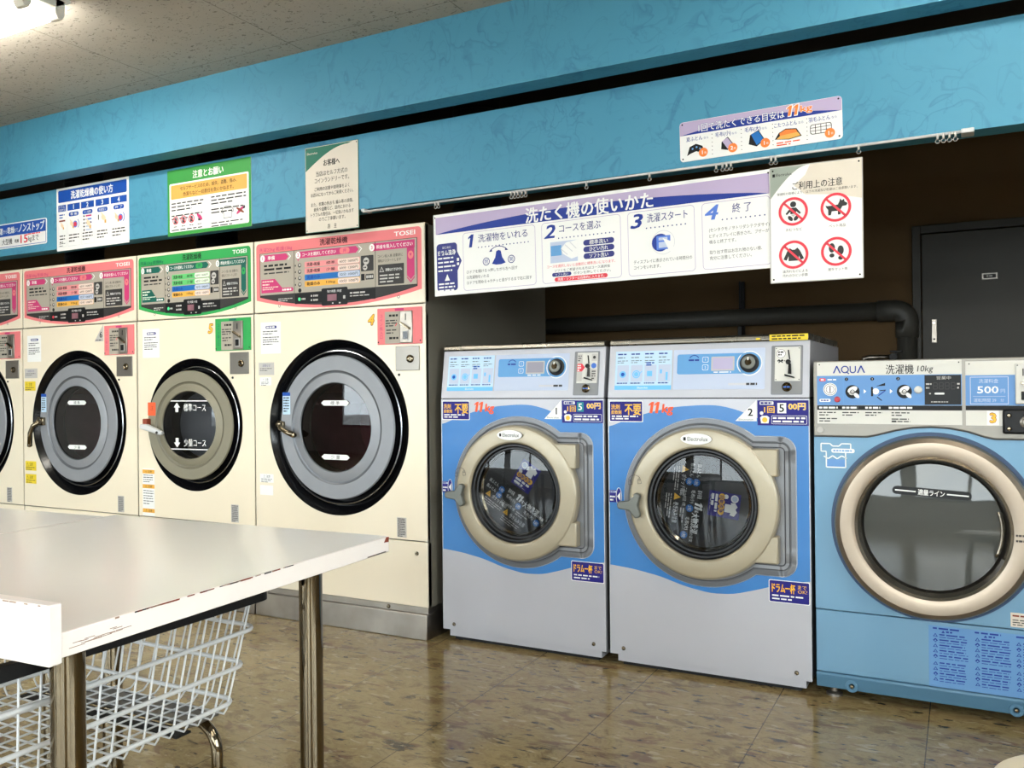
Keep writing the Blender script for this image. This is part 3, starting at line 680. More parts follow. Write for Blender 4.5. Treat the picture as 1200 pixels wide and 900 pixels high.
D1 = dryer('washer_dryer', 'cream washer dryer with pink panel and black number 6 on a grey triangle', -2.2645, .936, .3855, PINK, '洗濯10kg 乾燥10kg', '6', 'door_silver', 'door_groove', 'window_dark', handle='down', led='red')
D0 = dryer('washer_dryer', 'cream washer dryer cut by the left photo edge, only its right side in view', -3.2045, .936, .3855, PINK, '洗濯10kg 乾燥10kg', '', 'door_silver', 'door_groove', 'window_dark', handle='down', led='red')
D2 = dryer('washer_dryer', 'cream washer dryer with green panel and beige door standing slightly ajar', -1.3945, .796, .3225, GREEN, '洗濯12kg 乾燥8kg', '5', 'door_taupe', 'taupe_groove', 'window_clear', ajar=5.5, handle='white')
D3 = dryer('washer_dryer', 'large cream washer dryer with pink panel and number 4 sticker beside the blue washers', -.5185, .951, .3855, PINK, '洗濯22kg 乾燥15kg', '4', 'door_silver', 'door_groove', 'window_dark')

# ------------------------------------------------------------------ blue and silver front loaders
def washer(label, cx, num, turn, tape):
    t = thing('washing_machine', label, 'washing machine', (cx, 0, 0), 0, 'blue and silver front loading washers')
    H = .36; zc = .627; DEP = .775
    m = MB(); m.shell(-H+.002, H-.002, .012, DEP, .045, .995, 'silver_side')
    m.plate_hole(-H, H, .045, .9945, 0, zc, .262, 0, 'silver', .02)
    # blue wave print around the door hole
    topw = [(-.36, .889), (-.30, .912), (-.20, .945), (-.10, .966), (0, .973), (.06, .971), (.13, .953), (.18, .93), (.25, .908), (.36, .902)]
    botw = [(-.36, .376), (-.27, .368), (-.165, .350), (-.07, .322), (.02, .307), (.10, .312), (.18, .335), (.26, .362), (.36, .382)]
    def interp(C, x):
        for (a, b), (c_, d) in zip(C, C[1:]):
            if a <= x <= c_:
                s_ = (x-a)/(c_-a); return b+(d-b)*s_
        return C[-1][1]
    g = G(m, (0, 0, 0)); N = 72; rb = .2622
    xs_ = sorted(set([-.36+.72*i/N for i in range(N+1)]+[-rb*math.cos(PI*i/60) for i in range(61)]))
    def sm(C, x): return (interp(C, max(-.36, x-.02))+interp(C, x)+interp(C, min(.36, x+.02)))/3
    for a, b in zip(xs_, xs_[1:]):
        ta, tb, ba, bb = sm(topw, a), sm(topw, b), sm(botw, a), sm(botw, b)
        ca, cb_ = [math.sqrt(max(0, rb*rb-q*q)) for q in (a, b)]
        if max(abs(a), abs(b)) <= rb+1e-9:
            g.poly([(a, zc+ca), (b, zc+cb_), (b, tb), (a, ta)], 'wave_blue', 1); g.poly([(a, ba), (b, bb), (b, zc-cb_), (a, zc-ca)], 'wave_blue', 1)
        else: g.poly([(a, ba), (b, bb), (b, tb), (a, ta)], 'wave_blue', 1)
    for s_ in (-1, 1): g.rect(s_*.3585-.0015, s_*.3585+.0015, .046, .994, 'edge_silver', 2)
    m.make('cabinet', t)
    m = MB(); m.box(-H+.028, H-.02, .008, DEP-.02, .018, .044, 'silver').box(-H+.04, H-.04, .03, DEP-.04, 0, .019, 'black'); m.make('plinth', t)
    for a, b in ((-.308, .068), (.310, .068)):
        m = MB(); m.lathe([(0, -.007), (.005, -.006), (.008, 0)], a, b, 'chrome', 16); m.make('bolt', t)
    # console leaning back
    dY, z0, z1 = .030, .9985, 1.192
    m = MB(); m.prism([(0, z0), (dY, z1), (DEP, z1), (DEP, z0)], -H, H, 'silver', ax='x'); m.box(-H+.003, H-.003, .006, DEP-.01, .9945, .9986, 'gap'); m.make('console', t)
    m = MB(); m.prism([(dY-.006, z1), (dY-.010, z1+.006), (dY-.008, z1+.019), (dY+.004, z1+.025), (DEP, z1+.025), (DEP, z1)], -H+.003, H-.003, 'cap_steel', .002, ax='x')
    m.box(-H+.02, H-.02, dY+.03, DEP-.02, z1+.0251, z1+.0262, 'cap_dark').box(-H+.004, H-.004, dY-.008, dY-.0076, z1+.0005, z1+.003, 'gap')
    m.make('top_cap', t)
    V = Vector((0, dY, z1-z0)).normalized(); s_ = (z1-z0)/V.z/(z1-z0)
    def CG(mb, off=.0006): return G(mb, Vector((0, 0, z0))+Vector((1, 0, 0)).cross(V)*off, (1, 0, 0), V)
    B = lambda z: z-z0
    m = MB(); g = CG(m); A0, A1, b0, b1 = -.335, -.118, B(1.028), B(1.173)
    g.rect(A0, A1, b0, b1, 'poster', 1)
    for k in range(4):
        a = A0+.008+k*.053
        g.bars(a, a+.035, b1-.011, 1, .01, .005, 'navytext', 2, word=.02).bars(a, a+.03, b1-.024, 1, .01, .003, 'grey_ink', 2).bars(a, a+.042, b1-.036, 2, .007, .0022, 'grey_ink', 2)
        g.rrect(a, a+.046, b0+.03, b1-.052, .003, 'skyprint' if k == 9 else 'lav', 2)
        if k == 0: g.circ(a+.022, b0+.058, .013, 'posterblue', 3).circ(a+.022, b0+.058, .007, 'royal', 4)
        if k == 1: g.ring(a+.022, b0+.058, .015, .011, 'posterblue', 3).circ(a+.022, b0+.058, .009, 'posterblue', 3).seg(a+.037, b0+.062, a+.044, b0+.07, .003, 'posterblue', 3)
        if k == 2: g.bars(a+.006, a+.04, b1-.045, 2, .008, .005, 'royal', 3).rect(a+.01, a+.03, b0+.05, b0+.07, 'posterblue', 3)
        if k == 3: g.rect(a+.028, a+.036, b0+.035, b0+.065, 'posterblue', 3).rect(a+.006, a+.014, b0+.06, b0+.075, 'posterblue', 3)
        g.bars(a, a+.044, b0+.025, 1, .01, .004, 'navytext', 3, word=.012)
    g.rect(A0, A1, b0, b0+.016, 'posterblue', 3).text('Electrolux', (A0+A1)/2, b0+.008, .010, 'white', 4, width=.04); m.make('instruction_panel', t)
    m = MB(); g = CG(m); g.rrect(-.112, .213, B(1.028), B(1.173), .004, 'lav', 1)
    g.rrect(-.098, .16, B(1.083), B(1.156), .008, 'skyprint', 2).rect(.13, .155, B(1.083), B(1.156), 'skyprint', 3).ring(.160, B(1.119), .044, .040, 'white', 3, 36).circ(.160, B(1.119), .040, 'skyprint', 4, 36)
    g.rrect(.026, .108, B(1.094), B(1.145), .003, 'lgrey', 3).rect(.031, .103, B(1.099), B(1.141), 'lcd' if num == '2' else 'dispgrey', 4).bars(.035, .1, B(1.089), 1, .01, .004, 'white', 3, word=.03)
    for b, q in ((1.135, '1'), (1.107, '2')): g.rrect(-.006, .016, B(b)-.010, B(b)+.010, .004, 'white', 3).rrect(-.0045, .0145, B(b)-.0085, B(b)+.0085, .004, 'skyprint', 4).text(q, .005, B(b), .012, 'white', 5)
    g.ring(-.036, B(1.133), .02, .017, 'navytext', 3, 20, 30, 150).bars(-.056, -.016, B(1.134), 1, .01, .006, 'navytext', 4, word=.02)
    g.rect(.088, .178, B(1.042), B(1.05), 'pale_grey', 2).bars(.15, .19, B(1.046), 1, .01, .008, 'grey_ink', 3, word=.02)
    m.make('display_panel', t)
    m = MB(); m.lathe([(.033, 0), (.033, -.006), (.027, -.010), (.024, -.022), (.020, -.024), (0, -.024)], 0, 0, ['black', 'dkgrey', 'black', 'handle_grey', 'handle_grey'], 32)
    m.lathe([(.012, 0), (.0095, -.004), (0, -.004)], 0, 0, 'chrome', 20, -.0242).box(-.002, .002, -.0285, -.0243, .006, .016, 'white')
    k = m.make('dial', part(t, 'display_panel')); k.location = Vector((.160, 0, z0))+V*B(1.119); k.rotation_euler = (-math.atan2(dY, z1-z0), 0, 0)
    # coin unit
    m = MB(); g = CG(m); g.rrect(.234, .338, B(1.008), B(1.178), .004, 'silver_side', 1).frame(.234, .338, B(1.008), B(1.178), .004, .004, 'surround', 2)
    g.rect(.246, .330, B(1.055), B(1.173), 'panel_white', 3)
    if num == '1':
        g.rect(.246, .268, B(1.062), B(1.168), 'lgrey', 4).rrect(.247, .267, B(1.10), B(1.13), .002, 'red', 5).poly([(.267, B(1.10)), (.279, B(1.115)), (.267, B(1.13))], 'red', 5).bars(.249, .264, B(1.123), 3, .009, .005, 'white', 6, word=.01)
        g.circ(.315, B(1.122), .0105, 'coin_blue', 5).rect(.305, .327, B(1.065), B(1.108), 'lgrey', 4).bars(.308, .325, B(1.10), 4, .009, .004, 'ink', 5).rect(.305, .327, B(1.14), B(1.168), 'lgrey', 4).circ(.316, B(1.154), .006, 'dkgrey', 5).bars(.249, .264, B(1.16), 3, .009, .004, 'grey_ink', 5)
    else:
        g.circ(.266, B(1.150), .015, 'ink', 4).circ(.266, B(1.150), .0138, 'white', 5).bars(.256, .276, B(1.155), 2, .009, .005, 'ink', 6, word=.01).bars(.254, .282, B(1.125), 1, .01, .004, 'ink', 5).seg(.258, B(1.118), .272, B(1.13), .003, 'ink', 5).seg(.258, B(1.13), .272, B(1.118), .003, 'ink', 5)
        for a, b in ((.25, 1.168), (.326, 1.168), (.25, 1.06), (.326, 1.06)): g.circ(a, B(b), .002, 'dkgrey', 4, 8)
    m.make('coin_unit', t)
    cu = part(t, 'coin_unit'); ang = -math.atan2(dY, z1-z0)
    m = MB(); m.prism([(-.001, .0), (.003, .0), (-.002, .032), (-.006, .032)], -.003, 0, 'ink').prism([(-.004, -.05), (.008, -.052), (.006, -.016), (-.002, -.016)], -.007, 0, 'black_gloss', .001).prism([(-.014, -.052), (.018, -.062), (.018, -.066), (-.014, -.058)], -.012, 0, 'black', .001).lathe([(0, -.008), (.008, -.006), (.009, 0)], -.004, -.009, 'black', 14)
    k = m.make('coin_slot', cu); k.location = Vector((.294, -.0016, z0))+V*B(1.130); k.rotation_euler = (ang, 0, 0)
    m = MB(); m.lathe([(.016, 0), (.016, -.005), (.012, -.008), (.009, -.005), (0, -.005)], 0, 0, 'chrome', 24).box(-.0013, .0013, -.0068, -.0052, -.005, .005, 'black').box(-.011, .011, -.0066, -.0055, -.002, .002, 'coin_blue')
    k = m.make('key_lock', cu); k.location = Vector((.287, -.001, z0))+V*B(1.034); k.rotation_euler = (ang, 0, 0)
    # door surround: circle with a hinge lobe on the right
    def outline(off, y):
        r = .300-off; hx = .317-off; hz = .240-off; cr_ = max(.012, .052-off); L = []
        a0 = math.asin(min(.99, hz/r)); N = 60
        for i in range(N+1):
            q = a0+(2*PI-2*a0)*i/N; L.append((r*math.cos(q), y, zc+r*math.sin(q)))
        for i in range(8): L.append((r*math.cos(a0)+.012+(hx-cr_-r*math.cos(a0)-.012)*i/7, y, zc-hz))
        for i in range(7): q = -PI/2+PI/2*i/6; L.append((hx-cr_+cr_*math.cos(q), y, zc-hz+cr_+cr_*math.sin(q)))
        for i in range(8): L.append((hx, y, zc+(2*i/7-1)*(hz-cr_)))
        for i in range(7): q = PI/2*i/6; L.append((hx-cr_+cr_*math.cos(q), y, zc+hz-cr_+cr_*math.sin(q)))
        for i in range(8): L.append((hx-cr_+(r*math.cos(a0)+.012-hx+cr_)*i/7, y, zc+hz))
        return L
    m = MB(); st_ = [(0, -.0004, 'edge_silver'), (.003, -.004, 'surround'), (.018, -.006, 'surround'), (.022, -.004, 'groove'), (.026, -.004, 'surround_floor'), (.037, -.003, 'groove'), (.041, -.0015, 'surround_floor')]
    for (o1, y1, m1), (o2, y2, m2) in zip(st_, st_[1:]): m.strip(outline(o1, y1), outline(o2, y2), m1)
    L = [m.v(*p) for p in outline(.041, -.0015)]; cc_ = [m.v(.255*math.cos(2*PI*i/96), -.0015, zc+.255*math.sin(2*PI*i/96)) for i in range(96)]
    ed = [m.bm.edges.new((L[i], L[(i+1) % len(L)])) for i in range(len(L))]+[m.bm.edges.new((cc_[i], cc_[(i+1) % 96])) for i in range(96)]
    rr_ = bmesh.ops.triangle_fill(m.bm, use_beauty=True, use_dissolve=False, edges=ed, normal=(0, -1, 0))
    for f in rr_['geom']:
        if isinstance(f, bmesh.types.BMFace): f.material_index = m.mi('surround_floor')
    m.lathe([(.255, -.0015), (.25, .03), (.2, .04)], 0, zc, 'black', 96)
    m.make('door_surround', t)
    for zz in (.778, .4825):
        m = MB(); m.box(.17, .262, -.042, -.001, zz-.047, zz+.047, 'tan', .006); m.make('hinge', t)
    # door
    dd = MB(); dd.lathe([(.262, .0), (.267, -.018), (.2665, -.034), (.263, -.041), (.257, -.0455), (.249, -.047), (.209, -.051), (.203, -.0505), (.198, -.047), (.195, -.040), (.194, -.01)], 0, zc, 'tan', 96); dob = dd.make('door', t)
    m = MB(); m.lathe([(.195, -.042), (.190, -.034), (.184, -.034), (.178, -.026), (.172, -.026), (.168, -.018), (.166, .02)], 0, zc, ['rubber', 'rubber', 'black_gloss', 'rubber', 'black_gloss', 'rubber'], 96); m.make('rubber_seal', dob)
    m = MB(); m.lathe([(.169, -.027), (.15, -.0287), (.12, -.0308), (.08, -.0330), (.04, -.0342), (0, -.0345)], 0, zc, 'dome_glass', 72); m.make('door_glass', dob)
    m = MB(); m.lathe([(.1665, -.012), (.158, -.008), (0, -.008)], 0, zc, ['chrome', 'rubber'], 72); g = G(m, (0, -.008, zc), rot=turn); r_ = .158
    up_ = [(r_*math.cos(q), r_*math.sin(q)) for q in [PI*1.02+(PI*.96)*i/40 for i in range(41)]]
    top_ = [(r_*q, r_*(.02+.07*(1-(q+.2)**2)-.1*max(0, q))) for q in [.97-1.93*i/20 for i in range(21)]]
    g.poly(up_+top_, 'black', 1)
    S = r_
    g.text('基本容量', -.16*S, -.1*S, .07*S*1.6, 'white', 2, width=.19*S).one(.06*S, -.1*S, .18*S, 'white', 2).one(.14*S, -.1*S, .18*S, 'white', 2).text('kg', .21*S, -.12*S, .12*S, 'white', 2, width=.08*S).text('大物洗濯', .5*S, -.15*S, .19*S, 'white', 2, width=.46*S, bold=.015).text('の目安', .83*S, -.2*S, .09*S, 'white', 2, width=.2*S)
    for a0, a1, b, tx, q in ((-.84, -.54, -.17, '掛ふとん', '1'), (-.84, -.54, -.33, '敷ふとん', '1'), (-.24, .06, -.26, '毛布(小)', '2'), (.38, .68, -.33, '毛布(大)', '1')):
        g.text(tx, a0*S, b*S, .105*S, 'white', 2, 'l', width=(a1-a0)*S).circ((a1+.12)*S, (b-.04)*S, .085*S, 'pblue', 2).text(q+'枚', (a1+.12)*S, (b-.04)*S, .1*S, 'white', 3, width=.12*S)
    for a0, b, tx in ((-.68, -.5, 'ポケット確認'), (-.03, -.62, '巻き込み注意')):
        g.poly([((a0-.08)*S, (b-.06)*S), ((a0+.08)*S, (b-.06)*S), (a0*S, (b+.09)*S)], 'gold', 2).text('!', a0*S, (b-.01)*S, .1*S, 'ink', 3).text(tx, (a0+.12)*S, b*S, .125*S, 'white', 2, 'l', width=.48*S)
        g.bars((a0-.05)*S, (a0+.55)*S, (b-.13)*S, 3, .055*S, .022*S, 'lgrey', 2, word=.02)
    g.text('こたつ布団 1枚', -.27*S, -.44*S, .09*S, 'white', 2, 'l', width=.42*S).bars(.2*S, .55*S, -.44*S, 2, .06*S, .025*S, 'lgrey', 2)
    bx, by = -.03*S, .46*S                                     # square blue sticker with a shirt
    g.rect(bx-.28*S, bx+.28*S, by-.35*S, by+.35*S, 'navy', 2)
    g.circ(bx-.17*S, by+.22*S, .085*S, 'white', 3).circ(bx-.17*S, by+.22*S, .06*S, 'lav', 4).circ(bx-.19*S, by+.03*S, .05*S, 'white', 3)
    g.poly([(bx+q*S, by+p*S) for q, p in ((-.08, .24), (.0, .3), (.06, .26), (.12, .3), (.22, .24), (.2, .14), (.15, .16), (.15, .02), (-.03, .02), (-.03, .16), (-.07, .14))], 'white', 3)
    for k in range(4): g.circ(bx+(-.18+.115*k)*S, by-.06*S, .068*S, 'gold', 3+k % 2)
    g.text('自動洗浄', bx-.01*S, by-.06*S, .1*S, 'navy', 5, width=.38*S, bold=.02).bars(bx-.22*S, bx+.22*S, by-.18*S, 2, .085*S, .055*S, 'white', 3, word=.03).bars(bx-.2*S, bx+.2*S, by-.31*S, 1, .05*S, .012*S, 'lgrey', 3)
    g.circ(.56*S, .42*S, .15*S, 'dkgrey', 1)
    m.make('glass_label', dob)
    m = MB(); m.lathe([(.034, -.0), (.034, -.004), (0, -.0045)], 0, 0, ['groove', 'white'], 40); m2 = m.make('badge', dob); m2.scale = (1.62, 1, .58); m2.location = (-.011, -.0535, zc+.228)
    m = MB(); g = G(m, (-.011, -.0583, zc+.228)); g.text('Electrolux', .006, 0, .021, 'ink', 1, width=.072).rect(-.045, -.036, -.006, .006, 'ink', 1); m.make('badge_lettering', dob)
    m = MB(); hx, hz = -.243, .612-.0
    P_ = []
    for q, r_o, r_i in ((-62, .050, .02), (62, .050, .02), (182, .058, .022)):
        for dq, rr2 in ((-14, r_o*.94), (0, r_o), (14, r_o*.94), (60, r_i)): P_.append((hx+rr2*math.cos(math.radians(q+dq)), hz+rr2*math.sin(math.radians(q+dq))))
    m.prism(P_, -.080, -.056, 'handle_grey', .005, 2).lathe([(.018, -.0), (.02, .02), (.02, .03)], hx, hz, 'handle_grey', 24, -.058); m.make('door_handle', dob)
    m = MB(); g = G(m, (-.24, -.0526, .70), rot=8)
    g.ring(0, -.006, .026, .0245, 'grey_ink', 1, 20, 25, 155)
    for s2 in (-1, 1): g.frame(s2*.018-.007, s2*.018+.007, -.014, 0, .001, .0014, 'grey_ink', 1).ring(s2*.018, 0, .0055, .004, 'grey_ink', 1, 12, 0, 180)
    m.make('lock_symbols', dob)
    # stickers
    def stk(nm, f):
        m = MB(); g = G(m, (0, -.0006, 0)); f(g); return m.make(nm, t)
    def fuyo(g):
        g.rrect(-.355, -.223, .909, .988, .004, 'white', 1).rrect(-.352, -.226, .912, .985, .003, 'navy', 2)
        g.text('洗剤', -.33, .965, .02, 'gold', 3, width=.034, bold=.02).text('柔軟剤', -.327, .945, .016, 'gold', 3, width=.04, bold=.02).text('不要', -.262, .955, .046, 'gold', 3, width=.062, bold=.02).bars(-.345, -.235, .930, 2, .009, .005, 'white', 3, word=.03)
    stk('detergent_sticker', fuyo)
    stk('capacity_sticker', lambda g: g.one(-.193, .963, .041, 'redorange', 1).one(-.172, .963, .041, 'redorange', 1).text('kg', -.13, .955, .044, 'redorange', 1, width=.042, bold=.035, shear=.14))
    stk('number_sticker', lambda g: g.poly([(.186, .917), (.186, .990), (.113, .917)], 'white', 1).text(num, .165, .948, .036, 'ink', 2, bold=.025).text('Electrolux', .15, .923, .008, 'grey_ink', 2, width=.05))
    def price(g):
        g.rect(.189, .358, .903, .989, 'navy', 1).rrect(.197, .243, .974, .985, .002, 'white', 2).bars(.2, .24, .9795, 1, .01, .007, 'navy', 3, word=.012)
        g.text('1回', .229, .957, .026, 'gold', 2, width=.034, bold=.025)
        if num == '1': g.rect(.252, .279, .946, .983, 'teal', 2).text('5', .265, .9645, .036, 'white', 3, bold=.02)
        else: g.rect(.256, .285, .945, .980, 'white', 2).text('5', .270, .9625, .038, 'ink', 3, bold=.02)
        g.text('00円', .320, .968, .026, 'gold', 3, width=.055, bold=.03, outline='white', ow=.03)
        g.rrect(.236, .352, .908, .937, .003, 'white', 2).rrect(.2372, .3508, .9092, .9358, .003, 'navy', 3).bars(.241, .347, .9285, 2, .0115, .006, 'white', 4, last=.95, word=.03)
        g.poly([(.198, .93), (.205, .936), (.222, .936), (.229, .93), (.226, .91), (.201, .91)], 'white', 2).circ(.2135, .922, .009, 'gold', 3).circ(.203, .945, .006, 'white', 2)
    stk('price_sticker', price)
    def full(g):
        g.rrect(.221, .356, .300, .377, .005, 'white', 1).rrect(.2235, .3535, .3025, .3745, .004, 'navy', 2).text('ドラム一杯', .270, .350, .034, 'gold', 4, width=.076, bold=.02, outline='rust', ow=.03).text('まで', .331, .358, .016, 'gold', 4, width=.028, bold=.01).text('OK!', .332, .343, .016, 'gold', 4, width=.03).bars(.232, .34, .324, 2, .011, .005, 'white', 3, word=.03)
    stk('full_drum_sticker', full)
    def arr(g):
        g.rrect(-.358, -.318, .609, .655, .002, 'navy', 1).rect(-.357, -.331, .645, .652, 'lav', 2).bars(-.356, -.335, .6485, 1, .01, .004, 'navy', 3, word=.008)
        g.ell(-.320, .632, .0115, .033, 'white', 2).ell(-.320, .632, .0095, .031, 'navy', 3).poly([(-.327, .632), (-.314, .648), (-.314, .616)], 'white', 4).bars(-.355, -.333, .63, 2, .012, .006, 'white', 2, word=.01)
    stk('direction_sticker', arr)
    if tape:
        m = MB(); m.box(.228, .355, dY-.0104, dY-.0090, z1+.001, z1+.0225, 'tape'); g = G(m, (0, dY-.0104, z1)); g.bars(.236, .348, .0165, 2, .009, .0045, 'ink', 1, last=.85, word=.02)
        m.box(.182, .196, dY-.0104, dY-.009, z1+.006, z1+.013, 'tape'); m.make('tape_notice', t)
    # drum behind the glass
    m = MB(); drum(m, 0, zc, .20, .03, .4, 'drum_dark'); m.make('drum', t)
    return t
washer('blue and silver washing machine number 1 beside the large cream dryer', .36, '1', -32, False)
washer('blue and silver washing machine number 2 with yellow tape on its top edge', 1.0975, '2', -97, True)

# ------------------------------------------------------------------ light blue washer
t = thing('washing_machine', 'light blue washing machine with large metal ringed round door at right edge', 'washing machine', (1.822, -.004, 0))
H = .350; zc = .590; RT = math.radians(1.5)
m = MB(); m.plate_hole(-H, H, .297, .915, 0, zc, .272, 0, 'aqua_blue', .02); m.shell(-H+.001, H-.001, .018, .77, .085, 1.118, 'aqua_blue'); m.make('cabinet', t)
m = MB(); m.box(-H, H, 0, .05, .088, .2935, 'aqua_blue', .003)
g = G(m, (0, -.0001, 0)); g.rect(-.012, H-.004, .083+.006, .281, 'warnblue', 1)
for a0, a1 in ((0, .098), (.116, .214), (.226, .335)):
    g.bars(a0, a0+.075, .273, 1, .01, .005, 'navytext', 2, word=.03).poly([(a0+.024, .26), (a0+.034, .26), (a0+.029, .268)], 'navytext', 2).bars(a0+.037, a0+.055, .264, 1, .01, .005, 'navytext', 2)
    b = .252
    for k in range(9):
        if k == 5: b -= .006
        g.poly([(a0, b-.005), (a0+.014, b-.005), (a0+.007, b+.006)] if k % 3 != 1 else [(a0+.007, b-.007), (a0+.014, b), (a0+.007, b+.007), (a0, b)], 'navytext', 2).poly([(a0+.0035, b-.0035), (a0+.0105, b-.0035), (a0+.007, b+.003)], 'warnblue', 3)
        g.bars(a0+.018, a1, b+.002, 1, .01, .004, 'navytext', 2, word=.03).bars(a0+.018, a1, b-.006, 1, .005, .002, 'navytext', 2, word=.02); b -= .0165
m.make('lower_panel', t)
m = MB(); m.prism([(.001, .0865), (-.004, .080), (.004, .036), (.5, .036), (.5, .0865)], -H, H, 'aqua_kick', .002, ax='x')
for a in (-.24, .225): m.lathe([(.021, -.0005), (.019, -.004), (.010, -.004), (.008, -.001)], a, .052, 'aqua_kick', 20)
m.make('kick_plate', t)
for a in (-.24, .225):
    m = MB(); m.lathe([(0, -.008), (.005, -.007), (.007, 0)], a, .052, 'chrome', 14, -.001); m.make('bolt', t)
for a in (-.30, .30):
    for yy in (.05, .68):
        m = MB(); m.lathe([(0, 0), (.026, 0), (.026, .008), (.012, .014), (.012, .04)], a, 0, 'lockplate', 20, yy, 'z'); m.make('foot', t)
# grey head with dipping lower edge
zt = 1.119
m = MB(); low = [(-H, .8705), (-.186, .8705), (-.16, .876), (-.10, .893), (-.05, .902), (0, .905), (.05, .902), (.10, .893), (.15, .876), (.176, .8705), (H, .8705)]
m.prism(low+[(H, zt), (-H, zt)], -.006, .03, 'aqua_grey', .004); m.box(-H+.001, H-.001, .03, .77, .9, zt, 'aqua_grey'); 
lw = [(x_, z_-.0025) for x_, z_ in low]
m.strip([(x_, -.0055, z_) for x_, z_ in low]+[(x_, -.0055, z_) for x_, z_ in lw[::-1]], [(x_, -.001, z_) for x_, z_ in low]+[(x_, -.001, z_) for x_, z_ in lw[::-1]], 'groove')
g = G(m, (0, -.0008, 0))
for (a0, b0), (a1, b1) in zip(low, low[1:]): g.poly([(a0, b0), (a1, b1), (a1, b1-.0035), (a0, b0-.0035)], 'groove', 1)
m.lathe([(.011, -.0015), (.010, -.003), (0, -.003)], -.329, .891, 'lgrey', 24, -.006); m.make('head', t)
m = MB(); g = G(m, (0, -.0064, 0)); a0, a1 = -.338, .088
g.rect(a0, a1, .912, 1.115, 'panel_white', 1).rect(a0, a1, .973, 1.070, 'panel_blue', 2).rect(a0, a1, .957, .9725, 'ink', 2)
for a in (a0+.008, a1-.008): g.circ(a, 1.107, .0022, 'dkgrey', 2, 8)
# wordmark: A without bar, Q, U, A
def Aglyph(a): g.poly([(a, 1.078), (a+.0045, 1.078), (a+.0125, 1.0965), (a+.0205, 1.078), (a+.025, 1.078), (a+.0145, 1.102), (a+.0105, 1.102)], 'deepblue', 3)
Aglyph(-.288); Aglyph(-.214)
g.ring(-.2505, 1.090, .0122, .0087, 'deepblue', 3, 30).seg(-.247, 1.083, -.238, 1.0755, .0035, 'deepblue', 3)
g.seg(-.2345, 1.101, -.2345, 1.087, .0035, 'deepblue', 3).seg(-.2185, 1.101, -.2185, 1.087, .0035, 'deepblue', 3).ring(-.2265, 1.0872, .0098, .0063, 'deepblue', 3, 16, 180, 360)
g.text('洗濯機', -.087, 1.088, .033, 'ink', 3, width=.081, bold=.008).text('10kg', -.014, 1.086, .027, 'ink', 3, width=.046, shear=.15)
g.rrect(-.331, -.310, 1.052, 1.062, .005, 'red', 3).bars(-.326, -.314, 1.057, 1, .01, .005, 'white', 4, word=.008).bars(-.305, -.275, 1.057, 1, .01, .004, 'white', 3, word=.02)
g.circ(-.297, 1.025, .0215, 'white', 3).ring(-.297, 1.025, .019, .0175, 'dkgrey', 4).ring(-.297, 1.025, .013, .0115, 'grey_ink', 4).rect(-.2985, -.2955, 1.015, 1.035, 'grey_ink', 4)
g.rrect(-.331, -.296, .984, .994, .004, 'white', 3).bars(-.326, -.3, .989, 1, .01, .004, 'deepblue', 4, word=.012)
g.rect(-.2565, -.2555, .978, 1.065, 'skyprint', 3)
for k, a in enumerate((-.228, -.150, -.074)):
    g.circ(a-.018, 1.058, .0055, 'ink', 3).text(str(k+1), a-.018, 1.058, .008, 'white', 4)
    if k != 1:
        g.circ(a, 1.017, .022, 'ink', 3).ell(a+.0, 1.024, .016, .009, 'white', 4, rot=.5).ell(a+.012, 1.005, .011, .006, 'white', 4, rot=-.8).ell(a-.002, 1.013, .009, .007, 'lgrey', 5).ring(a, 1.017, .007, .005, 'ink', 6)
    else:
        g.rect(a-.022, a-.016, 1.002, 1.032, 'ink', 3).circ(a-.008, 1.018, .010, 'white', 3).poly([(a-.008, 1.034), (a+.02, 1.045), (a+.02, 1.036)], 'ink', 3).seg(a, 1.004, a+.02, 1.02, .003, 'deepblue', 3).seg(a-.004, 1.0, a+.01, .988, .003, 'ink', 3).seg(a+.004, 1.02, a+.022, 1.022, .0025, 'ink', 3)
    if k < 2: g.poly([(a+.034, 1.011), (a+.034, 1.025), (a+.042, 1.018)], 'white', 3)
g.text('営業中', .038, 1.059, .0115, 'lgrey', 5, width=.04)
g.rect(-.016, .086, .975, 1.068, 'display_black', 3)
for k in range(4):
    a = .009+k*.0165
    for (p, q, r2, s2) in ((0, .0, .011, .0), (0, .010, .011, .010), (0, .020, .011, .020)): g.seg(a+p, 1.024+q, a+r2, 1.024+s2, .0022, 'dkgrey', 4)
    for p in (0, .011):
        for q in (.001, .011): g.seg(a+p, 1.024+q, a+p, 1.024+q+.008, .0022, 'dkgrey', 4)
g.bars(-.012, .004, 1.04, 2, .012, .005, 'lgrey', 4, word=.01).bars(.075, .083, 1.04, 2, .012, .005, 'lgrey', 4, word=.01).rrect(.012, .04, 1.007, 1.013, .003, 'white', 4).rect(-.003, .002, 1.008, 1.012, 'lgrey', 4).bars(.002, .05, .984, 1, .01, .003, 'lgrey', 4, word=.012)
g.bars(-.332, -.27, .965, 1, .01, .006, 'white', 3, word=.02).bars(-.26, -.21, .965, 1, .01, .006, 'white', 3, word=.02).bars(-.19, -.14, .965, 1, .01, .006, 'white', 3, word=.02).bars(-.12, -.045, .965, 1, .01, .006, 'white', 3, word=.02)
for a in (-.332, -.26, -.19, -.112): g.bars(a, a+.055, .949, 2, .008, .0035, 'dkgrey', 3, word=.02)
g.bars(-.332, -.275, .929, 2, .008, .0035, 'dkgrey', 3).bars(-.112, -.055, .929, 1, .008, .0035, 'dkgrey', 3).rect(-.112, -.098, .919, .924, 'ink', 3).bars(-.095, -.055, .9215, 1, .008, .0035, 'dkgrey', 3)
m.make('control_panel', t)
